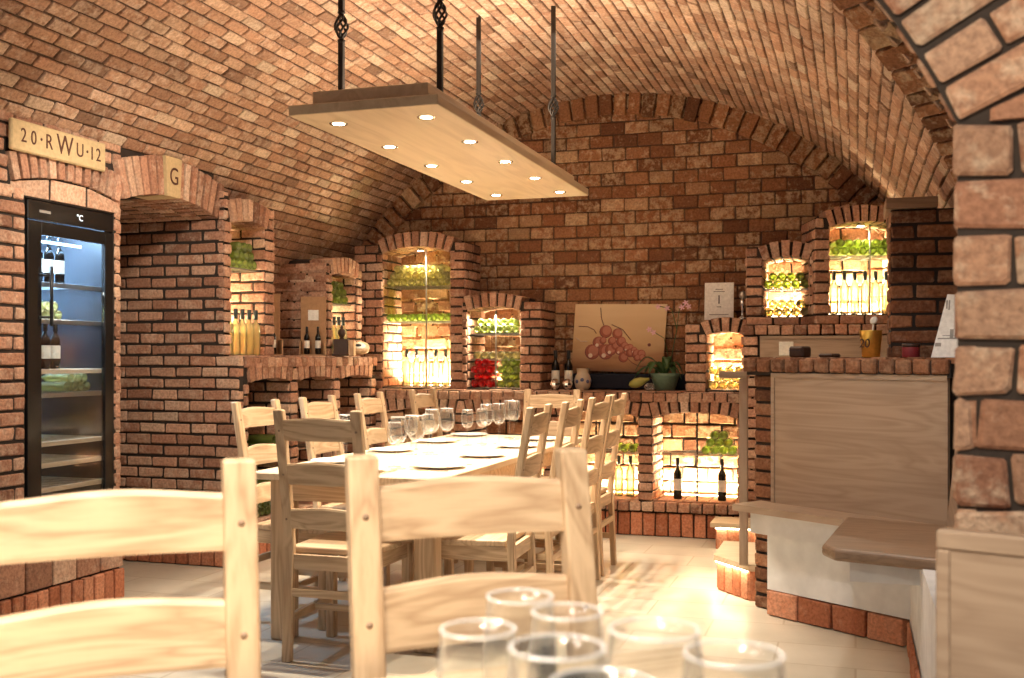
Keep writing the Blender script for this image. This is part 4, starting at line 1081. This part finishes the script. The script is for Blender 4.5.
# wood post with shelf beside the partition
ps = empty('hand_post', (-.525, 5.37, 0), 0, 'slim pale wooden post with a short top board left of the brick partition', 'post')
b = MB(); b.box(-.02, .02, -.02, .02, .18, 1.10, .003); b.build('post', M['seat_oak_z'], ps)
b = MB(); b.box(-.115, .025, -.05, .05, 1.10, 1.135, .004); b.build('top_board', M['seat_oak_x'], ps)
# steps
def steps(name, poly, z, label, fedges):
    root = empty(name, (0, 0, 0), 0, label, 'step')
    fu = lambda u, v, n: Vector((u, v, n))
    c = Vector((sum(p[0] for p in poly)/len(poly), sum(p[1] for p in poly)/len(poly)))
    ins = [tuple(c+(Vector(p)-c)*.90) for p in poly]
    b = MB(); b.prism(ins, fu, 0, z-.03); b.build('riser', M['plinth_tile'], root)
    b = MB(); b.prism(poly, fu, z-.028, z); b.build('tread', M['table_oak_x'], root)
    for i in fedges:
        p, q_ = Vector(ins[i]), Vector(ins[(i+1) % len(ins)]); d = (q_-p).normalized(); nn = Vector((d.y, -d.x))
        if nn.dot(p-c) < 0: nn = -nn
        fs_ = plane_fn((p.x, p.y, 0), (d.x, d.y, 0), (nn.x, nn.y, 0)); L_ = (q_-p).length
        b = MB(); soldiers(b, fs_, 0, L_, 0, z-.035, W=.075, n0=-.01, n1=.006); b.build('riser_tiles', M['plinth_tile'], root)
        b = MB(); b.prism([(.0, z-.036), (L_, z-.036), (L_, z-.029), (0, z-.029)], fs_, .009, .014); b.build('led_strip', M['led_warm'], root)
        m_ = (p+q_)/2+nn*.022
        l = light('step_light', 'AREA', (m_.x, m_.y, z-.034), .55, (1, .8, .5), (0, 0, math.atan2(d.y, d.x)), L_, .02)
    return root
steps('step', [(-.70, 5.60), (-.50, 5.36), (-.28, 5.36), (-.28, 6.05), (-.70, 6.05)], .18, 'nearer low step with lit edge left of the brick partition', (0, 4))
steps('step', [(-.87, 6.78), (-.20, 6.78), (-.20, 7.07), (-.87, 7.07)], .165, 'farther low step with lit edge in front of the counter', (0,))
# back bench wood panel under the high ledge
wp = empty('wood_panelling', (-.03, 7.105, 0), 0, 'light wood back panel under the right niches seen over the partition', 'panelling')
b = MB(); b.box(-.56, .60, -.012, .012, .55, 1.325); b.build('panel', M['seat_oak_x'], wp)
b = MB(); b.box(-.56, .60, -.02, .014, 1.325, 1.342); b.build('rail', M['seat_oak_x'], wp)
b = MB(); b.box(-.44, -.35, -.018, -.012, 1.215, 1.305, .002); sp_ = b.build('switch_plate', M['label'], wp)
b = MB(); b.box(-.10, .60, -.35, -.012, 0, .55); b.build('seat_box', M['seat_oak_x'], wp)

# dark pillar with beam
dp_ = empty('brick_pillar', (0, 0, 0), 0, 'dark brick pillar with a wooden beam cap on the right behind the bench', 'pillar')
fd = plane_fn((.148, 4.99, 0), (1, 0, 0), (0, -1, 0))
mo = MB(); mo.prism([(0, 0), (.36, 0), (.36, 1.85), (0, 1.85)], fd, -.35, -.0); mo.build('mortar', M['mortar'], dp_)
mb = MB(); rows(mb, fd, [(-.005, .36)], 1.13, 1.85, L=.19, n1=.010); rows(mb, plane_fn((.148, 4.99, 0), (0, 1, 0), (-1, 0, 0)), [(-.005, .35)], 0, 1.85, L=.19, ph=1, n1=.008)
mb.build('brick_face', M['dark_brick'], dp_)
b = MB(); b.box(.125, .34, 4.96, 5.34, 1.852, 1.90, .004); b.build('beam_cap', M['brown_oak_x'], dp_)

# ------------------------------------------------------------------ things on the partition top
def onp(u, n=-.02): return fq(u, 1.202, n)
zt = 1.2025
def dark_box(u, w_, h_, d_, label):
    p = fq(u, zt, -.05); o = empty('dark_box', p, math.atan2(D.y, D.x), label, 'box')
    b = MB(); b.box(-w_/2, w_/2, -d_/2, d_/2, 0, h_, .008); b.build('box_body', M['dark_walnut'], o)
    b = MB(); b.box(-w_/2+.004, w_/2-.004, -d_/2-.001, d_/2+.001, h_*.62, h_*.65); b.build('lid_seam', M['black'], o)
dark_box(.165, .082, .052, .07, 'taller small dark wooden box on the partition top')
dark_box(.33, .08, .018, .07, 'low flat dark box on the partition top near the gold bucket')
p = fq(.54, zt, -.06)
bk_ = empty('gold_bucket', p, math.atan2(D.y, D.x), 'small gold metal bucket with black figures on the partition top', 'bucket')
b = MB(); b.lathe([(.036, 0), (.038, .002), (.049, .115), (.051, .119), (.047, .119), (.036, .004), (.001, .004)], 28, cap=False); b.build('pail', M['gold'], bk_)
text_mesh('20', .055, .0008, M['dark_walnut'], bk_, (.0, -.0475, .06), (R(84), 0, 0), 'figures')
sp = empty('spoon', p+Vector((.0, .0, .006)), math.atan2(D.y, D.x), 'white long spoon standing in the gold bucket', 'spoon')
b = MB(); b.tube([(.0, 0, 0), (.012, 0, .15)], .0035); b.build('spoon_handle', M['white'], sp)
b = MB(); b.lathe([(.001, -.008), (.014, -.005), (.019, 0), (.014, .006), (.001, .008)], 16, Matrix.Translation((.014, 0, .158)) @ Matrix.Rotation(R(70), 4, 'X')); b.build('spoon_bowl', M['white'], sp)
rp = empty('red_tin', fq(.755, zt, -.03), math.atan2(D.y, D.x), 'small dark red tin at the foot of the dark brick pillar', 'tin')
b = MB(); b.lathe([(.034, 0), (.036, .003), (.036, .045), (.034, .05)], 20); b.build('tin_body', M['red_paper'], rp)
b = MB(); b.lathe([(.037, .044), (.037, .056), (.033, .059)], 20); b.build('lid', M['dark_walnut'], rp)
# leaning brochure
br_ = empty('leaning_brochure', fq(.93, zt, .02), math.atan2(D.y, D.x)+.1, 'white printed brochure leaning on the dark pillar, half hidden by the near pier', 'brochure')
pts = [(-.055, 0), (.06, 0), (.10, .25), (.0, .26)]
def bfn(u, v, n): return Vector((u, .015+v*.12-n, v))
b = MB(); b.prism(pts, bfn, 0, .004); b.build('page', M['paper'], br_)
for u0, u1, v0, v1 in ((-.002, .004, .20, .235), (.008, .014, .195, .235), (-.03, .05, .075, .08), (-.01, .055, .088, .091), (-.04, -.015, .045, .06), (.02, .035, .08, .115), (.04, .05, .08, .10)):
    b = MB(); b.prism([(u0, v0), (u1, v0), (u1, v1), (u0, v1)], bfn, .004, .0046); b.build('printed_mark', M['grey_ink'], br_)

# ------------------------------------------------------------------ things on the back counter
CZ = .9755
pt = empty('grape_painting', (-1.615, 7.505, 1.092), 0, 'unframed canvas painting of red grapes standing on the back counter', 'painting')
def cfn(u, v, n): return Vector((u, v*.10-n, v))
b = MB(); b.prism([(-.345, .02), (.32, 0), (.345, .49), (-.325, .50)], cfn, -.022, 0)
def canvas_mat():
    m, nt, bb = mat('canvas'); L = nt.links.new
    tc = N(nt, 'ShaderNodeTexCoord'); mp = N(nt, 'ShaderNodeMapping'); mp.inputs['Scale'].default_value = (2, 2, 9); L(tc.outputs['Object'], mp.inputs[0])
    n = N(nt, 'ShaderNodeTexNoise', Scale=1.5, Detail=5.0, Distortion=.6); L(mp.outputs[0], n.inputs['Vector'])
    sx = N(nt, 'ShaderNodeSeparateXYZ'); L(tc.outputs['Object'], sx.inputs[0])
    ad = N(nt, 'ShaderNodeMath', operation='MULTIPLY_ADD'); L(n.outputs[0], ad.inputs[0]); ad.inputs[1].default_value = .22; L(sx.outputs['Z'], ad.inputs[2])
    r_ = ramp(nt, [(.10, (.20, .09, .04)), (.20, (.42, .22, .10)), (.34, (.62, .42, .22)), (.6, (.74, .56, .34))]); L(ad.outputs[0], r_.inputs[0]); L(r_.outputs[0], bb.inputs['Base Color']); bb.inputs['Roughness'].default_value = .6
    return m
b.build('canvas', canvas_mat(), pt)
def pg(px, py): return ((px-445)/565*.67+0.0, (py-510)/395*-.49)   # picture plan of the painted shapes
gm = [plain('grape_paint', (.33, .085, .05), .5, bsc=14), plain('grape_light', (.50, .19, .12), .5, bsc=14), plain('grape_dark', (.16, .04, .035), .5), plain('grape_gleam', (.80, .66, .52), .5)]
b = MB(); rnd = random.Random(4)
grapes = [(285, 385, 44), (322, 330, 34), (368, 385, 44), (366, 268, 37), (438, 280, 30), (400, 372, 34), (430, 350, 30), (406, 322, 24), (462, 326, 28), (482, 352, 24), (452, 378, 24), (478, 418, 28), (500, 390, 22), (515, 362, 22), (520, 392, 24), (540, 378, 20), (556, 398, 26), (585, 400, 26), (590, 420, 20), (560, 420, 18), (495, 365, 18), (350, 320, 20)]
def disc(cx, cy, r, n0, n1, m):
    n_ = 18; poly = [(cx+r*math.cos(a*2*PI/n_), cy+r*math.sin(a*2*PI/n_)) for a in range(n_)]
    f0 = len(b.f); b.prism(poly, cfn, n0, n1)
    for i in range(f0, len(b.f)): b.m[i] = m
for i, (x, y, r_) in enumerate(grapes):
    u, v = pg(x, y); r_ = r_/565*.67; lv = i*.00012
    disc(u-.002, v-.003, r_*1.06, 0, .0006+lv, 2); disc(u, v, r_, 0, .0007+lv, 0); disc(u+r_*.12, v+r_*.12, r_*.72, 0, .00076+lv, 1)
    if i < 3 or i % 5 == 0: disc(u-r_*.3, v-r_*.55, r_*.30, 0, .00080+lv, 3)
disc(*pg(632, 348), .012, 0, .001, 2)
b.build('painted_grapes', gm, pt)
b = MB()
for path in (((330, 130), (335, 190), (352, 235)), ((195, 238), (250, 240), (290, 258), (306, 280)), ((400, 230), (470, 260), (520, 320)), ((500, 425), (530, 450), (570, 470), (640, 470)), ((600, 410), (640, 425), (690, 450))):
    b.tube([Vector(cfn(*pg(x, y), .001)) for x, y in path], .0028, 6)
b.build('painted_stems', gm[2], pt)
b = MB(); b.tube([Vector(cfn(*pg(x, y), .001)) for x, y in ((180, 305), (210, 325), (250, 325))], .003, 6); b.build('painted_stroke', gm[3], pt)
# cloth-covered crate under the painting
cl = MB(); cl.box(-1.95, -1.10, 7.42, 7.585, CZ+.004, 1.088, .01)
tag(cl.build('cloth_covered_crate', M['navy']), 'long crate draped in dark navy cloth under the painting', 'crate')
instance(ST['red'], (-2.02, 7.30, CZ), .4, 'dark wine bottle with white label, left of two near the ceramic jar', 'bottle', 'dark bottles on the back counter')
instance(ST['red'], (-1.925, 7.30, CZ), .9, 'dark wine bottle with white label, right of two beside the ceramic jar', 'bottle', 'dark bottles on the back counter')
jr_ = empty('ceramic_jar', (-1.825, 7.31, CZ), 0, 'cream ceramic jar with blue pattern right of the dark bottles', 'jar')
b = MB(); b.lathe([(.035, 0), (.052, .02), (.060, .06), (.052, .10), (.040, .118), (.043, .15), (.046, .152), (.038, .15), (.034, .12), (.001, .12)], 24, cap=False); b.build('jar_body', M['ceramic'], jr_)
b = MB(); 
for k in range(9):
    a = k*2*PI/9; b.lathe([(.001, .004), (.012, .002), (.014, 0)], 8, Matrix.Translation((.0585*math.cos(a), .0585*math.sin(a), .06+.012*(k % 2))) @ Vector((math.cos(a), math.sin(a), 0)).to_track_quat('Z', 'Y').to_matrix().to_4x4(), cap=False)
b.build('painted_flowers', M['blue_glaze'], jr_)
for x, lb in ((-2.00, 'small round cut-glass ornament in front of the left dark bottle'), (-1.91, 'small round cut-glass ornament between the dark bottles and the jar')):
    o = empty('glass_ornament', (x, 7.215, CZ), 0, lb, 'ornament')
    b = MB(); b.lathe([(.018, 0), (.01, .008), (.022, .014), (.034, .035), (.036, .05), (.028, .068), (.01, .08), (.001, .082)], 10, smooth=False); b.build('glass_ball', M['chrome'], o)
# orchid
oc = empty('potted_orchid', (-1.245, 7.32, CZ), 0, 'orchid in a green pot with pink flowers in front of the painting', 'plant')
b = MB(); b.lathe([(.055, 0), (.068, .01), (.098, .10), (.102, .12), (.092, .12), (.075, .08), (.001, .08)], 24, cap=False); b.build('pot', M['green_pot'], oc)
b = MB()
for k in range(11):
    a = k*2*PI/11+.3; ln = rnd.uniform(.17, .25)*(.62 if math.cos(a) > .3 else 1); wd_ = .028; pts_l = []; n_ = 7
    ux, uy = math.cos(a), math.sin(a)*.40; px_, py_ = -math.sin(a), math.cos(a)*.45
    vs = []; fs = []
    for i in range(n_+1):
        t = i/n_; w_ = wd_*math.sin(PI*min(1, t*.92+.08))**.7; z = .09+.12*math.sin(t*PI*.7)*(.9+.3*(k % 3)) - .10*t*t
        for sg in (-1, 0, 1): vs.append((ux*ln*t+px_*w_*sg, uy*ln*t+py_*w_*sg-.02, z+abs(sg)*.006))
    for i in range(n_):
        for j in (0, 1): fs.append((i*3+j, i*3+j+1, (i+1)*3+j+1, (i+1)*3+j))
    b.add(vs, fs, smooth=True)
lf = b.build('leaves', M['leaf'], oc); lf.modifiers.new('solid', 'SOLIDIFY').thickness = .002
b = MB(); b.tube([(.0, 0, .08), (.05, -.02, .25), (.085, -.03, .42), (.05, -.03, .56), (-.04, -.04, .58)], .003); b.tube([(.0, 0, .08), (.03, -.03, .22), (.0, -.04, .36), (-.10, -.05, .42)], .0025)
b.tube([(.085, -.03, .42), (.10, -.03, .55), (.14, -.03, .60)], .0025); b.build('flower_stem', M['leaf'], oc)
b = MB()
for (x, y, z) in ((-.04, -.05, .575), (.02, -.04, .565), (.145, -.035, .60), (.12, -.035, .57), (.165, -.035, .575), (-.10, -.06, .42), (-.07, -.06, .40)):
    b = MB(); pt5 = [(x+.004*(1 if k % 2 else 3.6)*math.cos(k*PI/5), z+.004*(1 if k % 2 else 3.6)*math.sin(k*PI/5)) for k in range(10)]
    pt5 = [(x+(.020 if k % 3 else .009)*math.cos(k*2*PI/15), z+(.020 if k % 3 else .009)*math.sin(k*2*PI/15)) for k in range(15)]
    b.prism(pt5, lambda u, v, n, y=y: Vector((u, y-n, v)), 0, .003); b.build('flower', M['petal'], oc)
gd = empty('gourd', (-1.425, 7.25, CZ), 0, 'yellow-green gourd lying left of the orchid pot', 'gourd')
b = MB(); b.lathe([(.001, 0), (.022, .015), (.034, .05), (.030, .09), (.016, .125), (.008, .15), (.001, .152)], 20, Matrix.Translation((-.06, 0, .036)) @ Matrix.Rotation(R(72), 4, 'Y')); b.build('fruit', M['gourd'], gd)
b = MB(); b.tube([(.083, 0, .083), (.10, 0, .095)], .004); b.build('stalk', M['dark_walnut'], gd)
so2 = empty('silver_ornament', (-1.33, 7.20, CZ), 0, 'small silver lattice ornament between the gourd and the orchid pot', 'ornament')
b = MB()
for k in range(10):
    a0 = k*2*PI/10; b.tube([(.036*math.cos(a0+i*.25)*math.sin(PI*(i+1)/9), .026*math.sin(a0+i*.25)*math.sin(PI*(i+1)/9), .003+.05*i/7) for i in range(8)], .0025, 5)
b.build('lattice', M['chrome'], so2)
# framed card and trophy on top of niche C
fcz = 1.46
cd_ = empty('framed_card', (-.885, 7.36, fcz), 0, 'white framed card with a large numeral 1 standing on the right-hand niche', 'card')
b = MB(); b.box(-.098, .098, -.006, .006, .0, .255, .002, M=Matrix.Rotation(R(-6), 4, 'X')); b.build('card', M['paper'], cd_)
T6 = R(-6)
text_mesh('1', .085, .0006, M['ink'], cd_, (0, -.0065+.135*.105, .135), (R(84), 0, 0), 'numeral')
for dz, w_ in ((.205, .05), (.19, .075), (.085, .03), (.032, .13)):
    b = MB(); b.box(-w_/2, w_/2, -.0072, -.006, dz, dz+.006, 0, M=Matrix.Rotation(T6, 4, 'X')); b.build('printed_line', M['grey_ink'], cd_)
tr = empty('glass_trophy', (-.725, 7.33, fcz), 0, 'small stemmed glass trophy beside the framed card', 'trophy')
b = MB(); b.lathe([(.038, 0), (.03, .01), (.008, .022), (.006, .05), (.012, .09), (.016, .13), (.006, .135)], 18); b.build('stem', M['chrome'], tr)
b = MB(); b.lathe([(.001, -.03), (.022, -.02), (.030, 0), (.022, .02), (.001, .03)], 12, Matrix.Translation((.005, 0, .163)), smooth=False); b.build('ball', M['steel'], tr)

# ------------------------------------------------------------------ things on the left ledge
EZ = 1.2155
def bottle_box(x, y, rz, label, n=2):
    o = empty('bottle_box', (x, y, EZ), rz, label, 'box')
    b = MB(); b.box(-.085, .085, .06, .072, 0, .40, .002); b.box(-.085, -.076, -.05, .06, 0, .10); b.box(.076, .085, -.05, .06, 0, .10); b.box(-.085, .085, -.05, .06, 0, .009); b.build('wooden_case', M['kraft'], o)
    b = MB(); b.box(-.035, .035, .0565, .06, .24, .31, 0); b.build('white_sticker', M['white'], o)
    return o
bottle_box(-3.57, 6.03, R(40), 'tall open wooden bottle box left, against the leftmost tall niche')
bottle_box(-3.475, 6.44, R(24), 'tall open wooden bottle box with white sticker beside the small niche')
for (x, y, lb) in ((-3.50, 6.405, 'left of two small dark bottles in the stickered wooden box'), (-3.435, 6.44, 'right of two small dark bottles in the stickered wooden box'), (-3.53, 6.02, 'single small dark bottle in the left wooden box')):
    instance(ST['red'], (x, y, EZ+.0105), .3, lb, 'bottle', scale=.66)
ml = empty('wooden_mill', (-3.37, 6.66, EZ), .3, 'dark wooden coffee mill with round knob in front of the small niche', 'mill')
b = MB(); b.box(-.05, .05, -.05, .05, 0, .115, .004); b.box(-.056, .056, -.056, .056, 0, .012, .003); b.build('mill_box', M['dark_walnut'], ml)
b = MB(); b.lathe([(.02, .115), (.012, .125), (.022, .135), (.030, .155), (.022, .178), (.010, .186), (.012, .195), (.004, .21), (.001, .212)], 16); b.build('knob', M['dark_walnut'], ml)
b = MB(); b.box(.052, .09, -.045, .045, 0, .105, .003); b.build('pale_side_drawer', M['oak_z'], ml)
gs = instance(wg2, (-3.38, 6.83, EZ), 0, 'small clear wine glass on the left ledge beside the wooden mill', 'wine glass', scale=.55)
dc = empty('round_dish', (-3.42, 7.02, EZ+.026), 0, 'round wooden disc with dark centre at the end of the left ledge', 'dish')
Rt = Matrix.Translation((0, 0, .032)) @ Vector((.25, -.38, .9)).to_track_quat('Z', 'Y').to_matrix().to_4x4()
b = MB(); b.lathe([(.001, -.02), (.078, -.018), (.082, 0), (.078, .018), (.001, .018)], 28, Rt); b.build('disc', M['oak_x'], dc)
b = MB(); b.lathe([(.052, .018), (.052, .020), (.001, .021)], 24, Rt); b.build('rim_ring', M['label'], dc)
b = MB(); b.lathe([(.022, .020), (.022, .024), (.001, .025)], 20, Rt); b.build('centre', M['black'], dc)

for o in bpy.data.objects:
    if '_used' in o: del o['_used']
